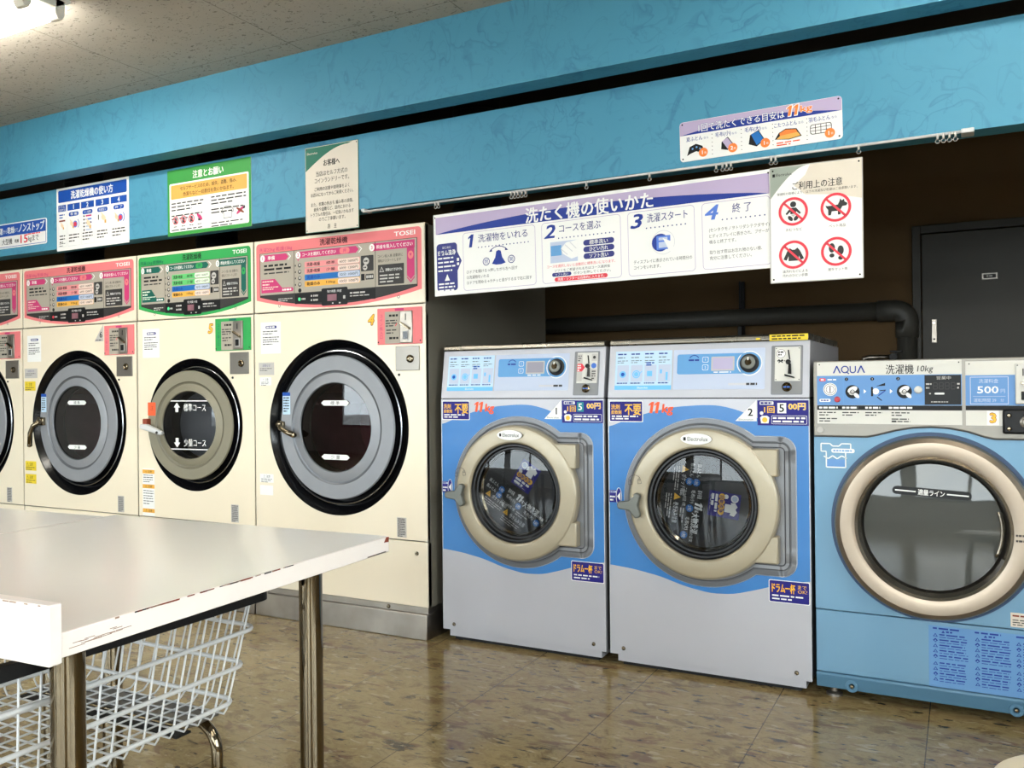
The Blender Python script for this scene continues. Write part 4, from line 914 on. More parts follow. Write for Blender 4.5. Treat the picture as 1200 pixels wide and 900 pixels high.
for nm, a, b, r2, mm in (('push_button', -.275, .992, .0085, 'coin_red'), ('push_button', -.034, 1.022, .0105, 'panel_white')):
    m = MB(); m.lathe([(r2*1.15, 0), (r2*1.1, -.003), (r2, -.004), (r2*.9, -.008), (0, -.009)], a, b, mm, 24, -.0064); m.make(nm, part(t, 'control_panel'))
m = MB(); g = G(m, (0, -.0064, 0)); a0, a1 = .098, .335
g.rect(a0, a1, .911, 1.109, 'panel_white', 1).rect(a0, a1, .973, 1.066, 'panel_blue', 2).rect(a0, a1, .958, .9725, 'ink', 2).circ(a0+.01, 1.101, .0022, 'dkgrey', 2, 8)
g.frame(.110, .213, .977, 1.061, .001, .002, 'lav', 3).text('洗濯料金', .160, 1.048, .014, 'lav', 3, width=.052).text('500', .158, 1.021, .030, 'white', 3, width=.056, bold=.02).text('円', .198, 1.017, .014, 'lav', 3).rect(.118, .205, 1.0005, 1.0015, 'lav', 3).text('運転時間 39', .150, .989, .013, 'lav', 3, width=.06).text('分', .196, .989, .010, 'lav', 3)
m.make('price_panel', t)
m = MB(); g = G(m, (.172, -.0068, .935)); g.rect(-.017, .015, -.022, .022, 'white', 1).text('3', -.001, 0, .040, 'gold', 4, bold=.03, outline='rust', ow=.05); m.make('number_sticker', t)
m = MB(); m.box(.230, .330, -.016, -.0066, .977, 1.100, 'panel_white', .004).box(.249, .252, -.0175, -.0161, 1.062, 1.084, 'black').prism([(.244, 1.045), (.290, 1.030), (.290, 1.024), (.244, 1.038)], -.028, -.0161, 'chrome', .001).box(.245, .283, -.020, -.0161, .990, 1.016, 'black', .002).lathe([(0, -.002), (.002, 0)], .236, 1.094, 'dkgrey', 8, -.0161); m.make('coin_unit', t)
m = MB(); m.box(.196, .330, -.020, -.0066, .887, .962, 'display_black', .008)
for b in (.943, .903): m.lathe([(0, -.005), (.005, -.004), (.007, 0)], .213, b, 'chrome', 14, -.020)
m.make('lock_case', t)
m = MB(); m.lathe([(.017, 0), (.016, -.008), (.011, -.010), (.008, -.006), (0, -.006)], .256, .924, 'lockplate', 24, -.020); m.make('key_lock', part(t, 'lock_case'))
# shirt mark and small label
m = MB(); g = G(m, (-.282, -.0006, .808))
o_ = [(-.046, .038), (-.018, .038), (-.010, .030), (.010, .030), (.018, .038), (.046, .038), (.046, .012), (.030, .012), (.030, -.040), (-.030, -.040), (-.030, .012), (-.046, .012)]
for p, q in zip(o_, o_[1:]+o_[:1]): g.seg(*p, *q, .004, 'white', 1)
g.rect(-.030, .030, -.040, -.014, 'panel_blue', 0.5)
zz = [(-.038, -.004), (-.024, -.012), (-.010, -.002), (.004, -.012), (.018, -.002), (.034, -.010)]
for p, q in zip(zz, zz[1:]): g.seg(*p, *q, .004, 'white', 1)
g.rrect(-.014, .058, .008, .022, .006, 'white', 2).bars(-.008, .052, .015, 1, .01, .005, 'panel_blue', 3, word=.014); m.make('shirt_symbol', t)
m = MB(); g = G(m, (0, -.0006, 0)); g.rect(.212, .272, .303, .346, 'signcream', 1).bars(.217, .262, .337, 1, .01, .005, 'rust', 2).bars(.217, .268, .324, 3, .007, .003, 'grey_ink', 2); m.make('notice_label', t)
# door: recess, tilted ring, glass
m = MB(); m.lathe([(.2985, -.0008), (.293, .004), (.285, .05), (.2, .06)], 0, zc, ['aqua_recess_shade', 'aqua_recess_shade', 'black'], 96); m.make('door_recess', t) if False else None
m = MB(); m.lathe([(.2725, -.0006), (.271, .004), (.268, .07), (.18, .075)], 0, zc, ['aqua_recess_shade', 'aqua_recess_shade', 'black'], 96); 
gq = G(m, (0, -.0002, zc)); gq.ring(0, 0, .2985, .272, 'aqua_recess_shade', 1, 96); m.make('door_recess', t)  # flat ring painted in the recess shadow colour
dd = MB(); dd.lathe([(.268, .012), (.283, -.006), (.286, -.020), (.280, -.036), (.266, -.046), (.236, -.048), (.222, -.044), (.214, -.036), (.200, .012), (.196, .016)], 0, 0, ['champagne']*6+['champagne_in']*3, 112)
dob = dd.make('door', t); dob.location = (0, -.002, zc); dob.rotation_euler = (-RT, 0, 0)
m = MB(); m.lathe([(.198, .0), (.15, -.0025), (.10, -.0042), (.05, -.0050), (0, -.0055)], 0, 0, 'aqua_glass', 80); m.make('door_glass', dob)
m = MB(); g = G(m, (0, -.012, .108), rot=-3); g.rrect(-.112, .112, -.0125, .0125, .012, 'display_black', 1).text('適量ライン', 0, 0, .02, 'white', 2, width=.075, bold=.02).rect(-.104, -.044, -.002, .002, 'white', 2).rect(.044, .104, -.002, .002, 'white', 2); m.make('level_mark', dob)
m = MB(); m.lathe([(.006, 0), (.006, -.001)], 0, 0, 'chrome', 8) if False else m.tube([(.192*math.cos(q), -.004, .192*math.sin(q)) for q in [math.radians(-24+42*i/12) for i in range(13)]], .005, 'champagne_in', 8); m.make('door_grip', dob)
m = MB(); g = G(m, (.248, -.0485, -.012)); g.bars(-.022, .02, .008, 2, .016, .006, 'dkgrey', 1, word=.012); m.make('door_lettering', dob)
m = MB(); drum(m, 0, zc, .23, .075, .4, 'drum'); m.make('drum', t)
# ------------------------------------------------------------------ signs
def sign(name, label, x0, x1, z0, z1, draw, y=-.1025, rot=0, edge='white', r=.004, th=.0024):
    W, Hh = x1-x0, z1-z0; m = MB(); g0 = G(m, (0, 0, 0))
    m.prism(g0.rr_pts(-W/2, W/2, -Hh/2, Hh/2, r), -th/2, th/2, edge)
    g = G(m, (0, -th/2, 0)); draw(g, W/2, Hh/2)
    o = m.make(name); o.location = ((x0+x1)/2, y+th/2, (z0+z1)/2); o.rotation_euler = (0, -math.radians(rot), 0)
    return tag(o, label, 'sign', 'notices along the blue wall panel')
def s_nonstop(g, w_, h):
    g.frame(-w_+.006, w_-.006, -h+.006, h-.006, .006, .003, 'royal', 1).rrect(-w_+.006, w_-.006, -.002, h-.006, .005, 'royal', 2)
    g.text('洗濯', -.105, .028, .040, 'white', 3, width=.062, bold=.02).text('から', -.052, .025, .026, 'white', 3, width=.034).text('乾燥', .0, .029, .040, 'white', 3, width=.062, bold=.02).text('まで', .048, .026, .026, 'white', 3, width=.03).text('ノンストップ', .182, .033, .052, 'white', 3, width=.225, bold=.03, shear=.15)
    g.text('大型機', -.035, -.032, .036, 'ink', 3, width=.092, bold=.015).text('乾燥', .052, -.034, .022, 'ink', 3, width=.036, bold=.02).text('15', .118, -.028, .062, 'red', 3, width=.062, bold=.03).text('kgまで', .200, -.033, .038, 'ink', 3, width=.088, bold=.012).bars(.15, .27, -.006, 1, .01, .006, 'red', 3, word=.03)
    g.bars(-.28, -.1, -.032, 2, .02, .009, 'ink', 3, word=.05)
sign('notice_sign', 'blue and white notice at left edge with a red 15 on it', -3.05, -2.425, 1.8365, 1.974, s_nonstop, r=.012)
def hand(g, a, b, s, lv=3): g.ell(a, b, s*.5, s*.34, 'skin', lv, rot=-.6).poly([(a-s*.2, b+s*.1), (a-s*.55, b+s*.75), (a-s*.42, b+s*.8), (a+s*.15, b+s*.3)], 'skin', lv).rect(a+s*.2, a+s*.55, b-s*.75, b-s*.3, 'signorange', lv)
def s_howto(g, w_, h):
    g.rrect(-w_+.014, w_-.014, h-.076, h-.012, .008, 'royal', 1).text('洗濯乾燥機の使い方', 0, h-.044, .046, 'white', 2, width=.33, bold=.025)
    cols = [(-w_+.014, -w_+.078), (-w_+.09, -w_+.19), (-w_+.2, -w_+.302), (-w_+.315, -w_+.42), (-w_+.432, w_-.014)]
    for k, (a0, a1) in enumerate(cols):
        c_ = (a0+a1)/2
        g.frame(a0, a1, -h+.02, h-.09, .002, .0015, 'pale_grey', 1).rect(a0, a1, h-.124, h-.09, 'royal', 2)
        if k == 0: g.text('ドラム', c_, h-.1, .014, 'white', 3, width=.045).text('洗浄方法', c_, h-.115, .012, 'white', 3, width=.052)
        else: g.text(str(k), c_, h-.107, .034, 'white', 3, bold=.03)
        if k: g.rrect(c_-.04, c_+.04, h-.156, h-.134, .011, 'royal', 2).text(['', '準 備', 'コース選択', '料金投入', '終 了'][k], c_, h-.145, .015, 'white', 3, width=.055)
        else: g.bars(a0+.008, a1-.008, h-.142, 2, .014, .006, 'royal', 2, word=.03)
        if k in (1, 4): hand(g, c_-.016, -.030, .032); g.ring(c_+.012, -.034, .018, .0, 'midblue', 3, 20).ring(c_+.012, -.034, .012, 0, 'red', 4, 20).ring(c_+.014, -.032, .030, .026, 'royal', 3, 12, -50, 50)
        elif k == 2:
            for j in range(5): g.rect(c_-.034, c_-.022, -.004-.018*j, .004-.018*j, 'dkgrey', 3).rect(c_-.014, c_+.032, -.004-.018*j, .004-.018*j, ['magenta', 'midblue', 'purple', 'lav', 'lav'][j], 3)
            hand(g, c_+.008, -.040, .036, 4)
        elif k == 3: hand(g, c_+.008, -.022, .038); g.rect(c_-.034, c_-.027, -.030, -.004, 'dkgrey', 3)
        else: g.rect(c_-.025, c_+.025, -.012, -.004, 'rust', 3); hand(g, c_, -.034, .026)
        g.bars(a0+.01, a1-.008, -.088, 3, .016, .006, 'dkgrey', 3, word=.03)
        if not k: g.bars(a0+.008, a1-.006, -.128, 2, .012, .004, 'grey_ink', 3)
sign('notice_sign', 'white washer instruction sign with royal blue title bar and five columns', -2.339, -1.772, 1.784, 2.115, s_howto, r=.003)
def no(g, a, b, r, lv=3): g.ring(a, b, r, r*.8, 'red', lv, 24).seg(a-r*.6, b+r*.6, a+r*.6, b-r*.6, r*.2, 'red', lv)
def s_request(g, w_, h):
    g.rect(-w_, w_, -h, h, 'signgreen', 1).text('注意とお願い', .0, h-.036, .040, 'white', 2, width=.2, bold=.025)
    g.rrect(-w_+.014, w_-.014, -h+.018, h-.066, .008, 'white', 2).rrect(-w_+.024, w_-.024, h-.142, h-.074, .006, 'signorange', 3)
    g.text('セルフサービスのため、紛失、盗難、傷み、', 0, h-.094, .022, 'ink', 4, width=.37, bold=.012).text('色落ちなど一切責任を負いかねます。', 0, h-.123, .022, 'ink', 4, width=.33, bold=.012)
    g.bars(-w_+.028, -.015, h-.163, 4, .016, .006, 'dkgrey', 3, word=.05).bars(-w_+.028, -.015, -.073, 2, .016, .006, 'dkgrey', 3) if False else g.bars(-w_+.028, -.015, h-.163, 3, .016, .006, 'dkgrey', 3, word=.05).bars(-w_+.028, -.015, h-.222, 2, .015, .006, 'dkgrey', 3, word=.05)
    g.bars(.02, w_-.026, h-.158, 3, .016, .006, 'dkgrey', 3, word=.05).bars(.02, w_-.026, h-.217, 2, .015, .006, 'dkgrey', 3, word=.05).rect(.0015, .003, -h+.03, h-.15, 'pale_grey', 3)
    for k in range(4):
        a = -w_+.055+k*.054; g.circ(a, -.086, .016, 'pale_grey', 3).poly([(a-.01, -.10), (a+.01, -.10), (a+.006, -.074), (a-.006, -.074)], 'grey_ink', 4); no(g, a, -.086, .02, 5) if k != 3 else g.ell(a, -.082, .024, .008, 'magenta', 5, rot=-.7)
        g.bars(a-.014, a+.012, -.116, 1, .01, .004, 'dkgrey', 3)
    s_ = [(.10, -.105), (.10, -.075), (.092, -.082), (.085, -.072), (.108, -.052), (.142, -.052), (.165, -.072), (.158, -.082), (.15, -.075), (.15, -.105)]
    for p, q in zip(s_, s_[1:]+s_[:1]): g.seg(*p, *q, .0025, 'dkgrey', 3)
    g.ell(.205, -.078, .028, .008, 'magenta', 3, rot=.6).ell(.205, -.078, .028, .006, 'rust', 4, rot=-.5).circ(.228, -.066, .008, 'grey_ink', 3)
    g.bars(-w_+.028, -.03, -.132, 1, .014, .005, 'dkgrey', 3, word=.05).bars(.02, w_-.03, -.122, 2, .014, .005, 'dkgrey', 3, word=.05)
sign('notice_sign', 'green bordered notice with orange box and small red warning symbols', -1.493, -.947, 1.786, 2.104, s_request, r=.003)
def s_guests(g, w_, h):
    c_ = [(-w_+.004, h-.004), (-w_+.004, h-.105)]+[(-w_+.004+(2*w_-.06)*t+.0, h-.105+.095*math.sin(t*PI/2)) for t in [i/12 for i in range(1, 13)]]+[(w_-.03, h-.004)]
    g.rect(-w_+.002, w_-.002, -h+.002, h-.002, 'signcream', 1).poly(c_, 'pine', 2).text('Electrolux', -w_+.042, h-.028, .014, 'signcream', 3, width=.058)
    for tx, b, sz, wd, bo in (('お客様へ', .110, .030, .088, .025), ('当店はセルフ方式の', .066, .024, .172, .008), ('コインランドリーです。', .036, .024, .188, .008), ('ご利用の注意や説明事をよく', .000, .0185, .19, .004), ('お読みになってからご利用ください。', -.024, .0185, .232, .004),
                              ('また、衣類の色おち 縮み等の損傷、', -.066, .0185, .23, .004), ('紛失や盗難など、店内における', -.088, .0185, .2, .004), ('トラブルの責任は、一切負いかねます', -.110, .0185, .235, .004), ('のでご了承願います。', -.132, .0185, .145, .004), ('店　主', -.001, .022, .05, .006)):
        if tx == '店　主': b = -.166
        g.text(tx, .002, b, sz, 'ink', 3, width=wd, bold=bo)
    for a in (-1, 1):
        for b in (-1, 1): g.circ(a*(w_-.009), b*(h-.01), .003, 'dkgrey', 3, 8)
sign('notice_sign', 'tall cream notice with dark green curved corner above the large dryer', -.628, -.336, 1.722, 2.096, s_guests, edge='pine', r=.002)
def s_long(g, w_, h):
    g.rect(-w_, w_, -h, h, 'white', 1)
    N = 40; f = lambda t: h-.098+.055*math.sin(t*PI)
    g.poly([(-w_+.01, h-.079), (w_-.006, h-.079), (w_-.006, h-.012), (-w_+.01, h-.012)], 'lilac', 2)
    top_ = [(-w_+.012+(2*w_-.02)*i/N, h-.079+.042*math.sin(i/N*PI)**.8) for i in range(N+1)]
    bot_ = [(-w_+.012+(2*w_-.02)*i/N, h-.0795) for i in range(N+1)]
    for i in range(N): g.poly([bot_[i], bot_[i+1], top_[i+1], top_[i]], 'deepblue', 3)
    g.text('洗たく機の使いかた', .005, h-.050, .062, 'white', 5, width=.50, bold=.025, space=1.05)
    g.rrect(-w_+.012, -w_+.108, -h+.018, h-.118, .014, 'purple', 2).poly([(-w_+.107, .01), (-w_+.128, -.03), (-w_+.107, -.07)], 'purple', 2)
    c_ = -w_+.06
    g.text('はじめに', c_, h-.134, .012, 'white', 3, width=.04).text('ドラム洗浄', c_, h-.155, .022, 'white', 3, width=.082, bold=.025)
    for k in range(5): g.circ(c_-.034+.017*k, .0, .0025, 'white', 3, 8)
    g.bars(c_-.042, c_+.040, -.014, 4, .0165, .006, 'white', 3, word=.03, last=.8).poly([(c_-.012, -.104), (c_+.012, -.104), (c_, -.078)], 'white', 3).bars(c_-.04, c_+.038, -.116, 3, .013, .006, 'white', 3, word=.03, last=.9).rect(c_+.046, c_+.056, -.03, -.018, 'white', 3).rect(c_+.046, c_+.056, -.046, -.036, 'white', 3)
    bx = [(-w_+.135, -w_+.452), (-w_+.478, -w_+.792), (-w_+.818, -w_+1.06), (-w_+1.085, w_-.004)]
    heads = ['洗濯物をいれる', 'コースを選ぶ', '洗濯スタート', '終 了']
    for k, (a0, a1) in enumerate(bx):
        g.frame(a0, a1, -h+.012, h-.086, .014, .0018, 'lilac', 2)
        g.one(a0+.034, h-.120, .050, 'deepblue', 3) if k == 0 else g.text(str(k+1), a0+.034, h-.120, .070, 'deepblue' if k < 3 else 'midblue', 3, width=.044, bold=.03, shear=.22)
        ww = [.215, .165, .145, .062][k]; g.text(heads[k], a0+[.177, .155, .145, .135][k], h-.114, .034, 'purple', 3, width=ww, bold=.006)
        a = a0+.07
        while a < a1-.018: g.circ(a, h-.1485, .0026, 'purple', 3, 8); a += .0155
    a0, a1 = bx[0]; c_ = (a0+a1)/2
    g.poly([(c_-.03, -.055), (c_-.015, -.032), (c_-.01, -.008), (c_, -.004), (c_+.01, -.008), (c_+.015, -.032), (c_+.03, -.055), (c_+.012, -.06), (c_-.012, -.06)], 'deepblue', 3).ring(c_, -.040, .052, .049, 'purple', 3, 16, 50, 130)
    for s_ in (-1, 1): g.poly([(c_+s_*.03, .004), (c_+s_*.042, -.008), (c_+s_*.028, -.008)], 'purple', 3).circ(c_+s_*.055, -.044, .0155, 'purple', 3).circ(c_+s_*.055, -.044, .0125, 'white', 4).text('開' if s_ > 0 else '閉', c_+s_*.055, -.044, .018, 'deepblue', 5)
    for k, tx in enumerate(('①ドアを開ける→押しながら左へ回す', '②洗濯物をいれる', '③ドアを閉める→カチッと音がするまで右に回す')): g.text(tx, a0+.014, -.078-.021*k, .0145, 'dkgrey', 3, 'l', width=(.225, .1, .285)[k])
    a0, a1 = bx[1]
    g.rect(a0+.035, a0+.145, -.076, .002, 'lav', 3).rect(a0+.037, a0+.08, -.05, -.012, 'skyprint', 4).poly([(a0+.085, -.045), (a0+.078, -.025), (a0+.1, -.004), (a0+.145, .002), (a0+.145, -.06), (a0+.12, -.066)], 'white', 4).seg(a0+.078, -.026, a0+.105, -.05, .0025, 'pale_grey', 5).seg(a0+.095, -.012, a0+.125, -.04, .0025, 'pale_grey', 5).seg(a0+.115, -.004, a0+.14, -.03, .0025, 'pale_grey', 5)
    for k, tx in enumerate(('標準洗い', 'ひどい汚れ', 'ソフト洗い')): b = -.0135-.0245*k; g.rrect(a0+.168, a0+.288, b-.0105, b+.0105, .0105, 'purple', 3).text(tx, a0+.228, b, .018, 'white', 4, width=.072, bold=.015)
    g.text('コースを選択しないと自動的に標準洗いになります。', a0+.155, -.0885, .0125, 'red', 3, width=.27).text('ソフトをご希望される方はコース選択後', a0+.16, -.105, .0115, 'dkgrey', 3, width=.22).rrect(a0+.04, a0+.118, -.127, -.113, .007, 'purple', 3).text('ソフト洗い', a0+.079, -.120, .0105, 'white', 4, width=.052).text('ボタンを押してください。', a0+.2, -.120, .0115, 'dkgrey', 3, width=.145)
    g.rrect(a0+.05, a0+.26, -.146, -.1305, .0075, 'red', 3).text('洗剤・ソフターは自動的に入ります。', a0+.155, -.1383, .0115, 'white', 4, width=.185, bold=.012)
    a0, a1 = bx[2]; c_ = (a0+a1)/2
    g.ring(c_+.008, -.0415, .042, .0405, 'pale_grey', 3).circ(c_-.002, -.0415, .031, 'deepblue', 3).rect(c_-.016, c_+.034, -.066, -.018, 'midblue', 4).rect(c_-.008, c_+.024, -.034, -.024, 'lav', 5).rect(c_-.008, c_+.024, -.06, -.04, 'lav', 5).poly([(c_+.006, -.026), (c_+.04, -.042), (c_+.048, -.07), (c_+.03, -.075), (c_+.016, -.044)], 'white', 6)
    g.text('ディスプレイに表示されている時間分の', a0+.02, -.102, .0145, 'dkgrey', 3, 'l', width=.21).text('コインをいれます。', a0+.02, -.122, .0145, 'dkgrey', 3, 'l', width=.098)
    a0, a1 = bx[3]
    for tx, b, wd in (('(センタクモノヲトリダシテクダサイ)', -.018, .2), ('とディスプレイに表示され、ブザーが', -.0377, .198), ('鳴ると終了です。', -.058, .09), ('取り出す際はお忘れ物のない様、', -.093, .175), ('充分に注意してください。', -.1125, .14)): g.text(tx, a0+.024, b, .0145, 'grey_ink', 3, 'l', width=wd)
    for a in (-1, 1): g.circ(a*(w_-.008), h-.012, .003, 'ink', 6, 8)
sign('instruction_board', 'long white instruction board with lilac and blue title hanging above the blue washers', .046, 1.363, 1.417, 1.742, s_long, y=-.1135, rot=.85, r=.005)
def s_11kg(g, w_, h):
    g.rrect(-w_+.001, w_-.001, -h+.001, h-.001, .01, 'white', 1).poly([(-w_+.001, .022), (w_-.001, .022), (w_-.001, h-.008), (w_-.008, h-.001), (-w_+.008, h-.001), (-w_+.001, h-.008)], 'lilac', 2)
    N = 24
    for i in range(N):
        q0, q1 = i/N, (i+1)/N; g.poly([(-w_+.001+(2*w_-.002)*q0, .0218), (-w_+.001+(2*w_-.002)*q1, .0218), (-w_+.001+(2*w_-.002)*q1, .0218+.026*math.sin(PI*q1)), (-w_+.001+(2*w_-.002)*q0, .0218+.026*math.sin(PI*q0))], 'deepblue', 3)
    g.text('1回で洗たくできる目安は', -.055, .040, .030, 'white', 6, width=.285, bold=.012, outline='deepblue', ow=.03).one(.102, .047, .033, 'orange', 6, out='white', ow=.16).one(.122, .047, .033, 'orange', 6, out='white', ow=.16).text('kg', .156, .044, .030, 'orange', 6, width=.036, bold=.03, outline='white', ow=.04)
    T = ['夏ふとん', '毛布(小)', '毛布(大)', 'こたつふとん', '羽毛ふとん']; X_ = [-.205, -.107, -.008, .098, .203]
    for k, (tx, a) in enumerate(zip(T, X_)):
        wd = (.056, .052, .052, .072, .066)[k]
        g.text(tx, a-.008, .006, .017, 'navytext', 4, width=wd, bold=.014).text('なら', a+wd/2+.004, .004, .009, 'navytext', 4, width=.016)
        if k < 4:
            for j in range(6): g.circ((a+X_[k+1])/2+(.004 if k != 3 else .006), .012-.0135*j, .0016, 'grey_ink', 4, 6)
    g.poly([(-.24, -.05), (-.23, -.02), (-.208, -.012), (-.186, -.022), (-.176, -.048), (-.19, -.044), (-.208, -.038), (-.228, -.044)], 'ink', 4)
    for a, b in ((-.22, -.028), (-.206, -.024), (-.194, -.03)): g.circ(a, b, .0035, 'skyprint', 5, 8)
    g.poly([(-.118, -.018), (-.1, -.008), (-.082, -.034), (-.1, -.046)], 'lilac', 5).poly([(-.120, -.02), (-.099, -.005), (-.079, -.034), (-.1, -.05), (-.122, -.044)], 'ink', 4)
    g.poly([(-.022, -.01), (.002, -.002), (.02, -.034), (-.004, -.048)], 'pblue', 5).poly([(-.025, -.012), (.003, .001), (.023, -.034), (-.004, -.053), (-.03, -.042)], 'ink', 4)
    g.poly([(.07, -.022), (.09, -.012), (.122, -.016), (.132, -.036), (.074, -.042)], 'orange', 5).poly([(.055, -.04), (.068, -.02), (.09, -.009), (.124, -.013), (.14, -.04), (.10, -.046)], 'ink', 4).poly([(.06, -.04), (.072, -.03), (.128, -.026), (.136, -.038), (.1, -.044)], 'signorange', 6).bars(.06, .134, -.053, 2, .0075, .004, 'redorange', 4, word=.03)
    g.rrect(.166, .232, -.042, -.01, .008, 'ink', 4).rrect(.168, .23, -.04, -.012, .007, 'white', 5)
    for j in range(1, 4): g.rect(.166+.0165*j-.001, .166+.0165*j+.001, -.042, -.01, 'ink', 6)
    for j in (-.021, -.031): g.rect(.167, .231, j-.0008, j+.0008, 'ink', 6)
    for a, q in ((-.183, '1'), (-.083, '2'), (.024, '1'), (.226, '1')): g.circ(a, -.045, .0155, 'orange', 7).text(q, a-.003, -.045, .018, 'white', 8, bold=.03).text('枚', a+.007, -.047, .008, 'white', 8)
    for a in (-1, 1):
        for b in (-1, 1): g.circ(a*(w_-.010), b*(h-.009), .003, 'ink', 8, 8)
sign('notice_sign', 'small white and lilac sign with orange 11 kg fixed on the blue panel', 1.0535, 1.582, 1.819, 1.956, s_11kg, rot=.9, r=.012)
def s_rules(g, w_, h):
    g.rect(-w_+.003, w_-.003, -h+.003, h-.003, 'white', 1)
    N = 20; arc = [(-w_+.003+(2*w_-.006)*.44*t, h-.103+.100*math.sin(t*PI/2)) for t in [i/N for i in range(N+1)]]
    g.poly([(-w_+.003, h-.003)]+arc, 'sage', 3)
    g.poly([(-.065, h-.066), (-.03, h-.035), (-.015, h-.003), (w_-.003, h-.003), (w_-.003, h-.128), (.06, h-.108), (-.03, h-.098)], 'signcream', 2)
    g.rect(-w_+.010, -w_+.018, h-.032, h-.022, 'ink', 4).text('Electrolux', -w_+.046, h-.026, .013, 'ink', 4, width=.05)
    g.text('ご利用上の注意', .006, h-.068, .028, 'ink', 4, width=.152, bold=.012).text('保健所の指導により、以下の洗濯及び乾燥はご遠慮願います。', .004, h-.09, .0095, 'ink', 4, width=.245)
    C_ = [(-.068, .04), (.062, .040), (-.068, -.100), (.062, -.100)]
    for a, b in C_: g.ring(a, b, .046, .0375, 'red', 6, 40).seg(a-.029, b+.029, a+.029, b-.029, .007, 'red', 6)
    a, b = C_[0]                                              # baby in a nappy
    g.circ(a, b+.023, .0095, 'dkgrey', 4).poly([(a-.009, b+.012), (a+.009, b+.012), (a+.024, b-.006), (a+.02, b-.010), (a+.009, b-.0), (a+.009, b-.008), (a-.009, b-.008), (a-.009, b), (a-.02, b-.010), (a-.024, b-.006)], 'dkgrey', 4).ell(a-.009, b-.022, .006, .010, 'dkgrey', 4, rot=.7).ell(a+.009, b-.022, .006, .010, 'dkgrey', 4, rot=-.7).poly([(a-.008, b-.01), (a+.008, b-.01), (a, b-.018)], 'lgrey', 4)
    a, b = C_[1]                                              # dog
    g.poly([(a-.031, b+.008), (a-.025, b+.006), (a-.012, b+.006), (a+.006, b+.008), (a+.011, b+.018), (a+.013, b+.027), (a+.018, b+.020), (a+.025, b+.024), (a+.026, b+.016), (a+.035, b+.010), (a+.032, b+.003), (a+.02, b+.002), (a+.014, b-.008), (a+.014, b-.024), (a+.006, b-.024), (a+.006, b-.012), (a-.012, b-.012), (a-.015, b-.024), (a-.023, b-.024), (a-.023, b-.006), (a-.028, b-.0)], 'dkgrey', 4)
    a, b = C_[2]                                              # shirt
    g.poly([(a-.012, b+.022), (a-.004, b+.016), (a+.004, b+.016), (a+.012, b+.022), (a+.02, b+.012), (a+.032, b-.014), (a+.022, b-.018), (a+.016, b-.004), (a+.016, b-.02), (a-.016, b-.02), (a-.016, b-.004), (a-.022, b-.018), (a-.032, b-.014), (a-.02, b+.012)], 'dkgrey', 4)
    a, b = C_[3]                                              # shoe prints
    for p, q in ((-.013, .005), (.013, -.004)): g.ell(a+p, b+q+.007, .0095, .015, 'dkgrey', 4).ell(a+p, b+q-.017, .0075, .0065, 'dkgrey', 4)
    g.text('おむつなど', -.066, -.0185, .011, 'dkgrey', 4, width=.05).text('ペット用品', .066, -.0185, .011, 'dkgrey', 4, width=.05).text('油汚れなどによる', -.064, -.1535, .0105, 'dkgrey', 4, width=.078).text('汚れのひどい衣類', -.064, -.167, .0105, 'dkgrey', 4, width=.078).text('屋外マット等', .066, -.156, .0105, 'dkgrey', 4, width=.058)
    for a in (-1, 1):
        for b in (-1, 1): g.circ(a*(w_-.011), b*(h-.012), .003, 'ink', 4, 8)
sign('notice_sign', 'white notice with four red prohibition circles hanging over the right washers', 1.3575, 1.642, 1.374, 1.753, s_rules, y=-.119, r=.003, edge='lgrey')

# rail with runners below the blue panel
t = thing('hanging_rail', 'thin silver rail with small runners under the lower blue panel', 'rail', (0, -.108, 1.788))
m = MB(); m.tube([(-.31, 0, -.004), (1.925, 0, .006)], .0045, 'wire_white', 10); m.box(1.915, 1.95, -.006, .05, .000, .014, 'wire_white', .003).box(-.318, -.30, -.004, .05, -.002, .009, 'wire_white', .002); m.make('rod', t)
for x_ in [.052, .066, .395, .410, .424, .440, .456, .705, .945, 1.180, 1.202, 1.216, 1.230, 1.362, 1.376, 1.63, 1.852, 1.868, 1.884, 1.90]:
    dz = -.004+.010*(x_+.31)/2.235
    m = MB(); m.box(x_-.003, x_+.003, -.006, .005, dz-.014, dz+.002, 'lgrey', .0015); m.tube([(x_+.006*math.sin(q), -.001, dz-.020-.006*math.cos(q)+.0) for q in [math.radians(-170+300*i/10) for i in range(11)]], .0011, 'lgrey', 6)
    m.make('runner', t)

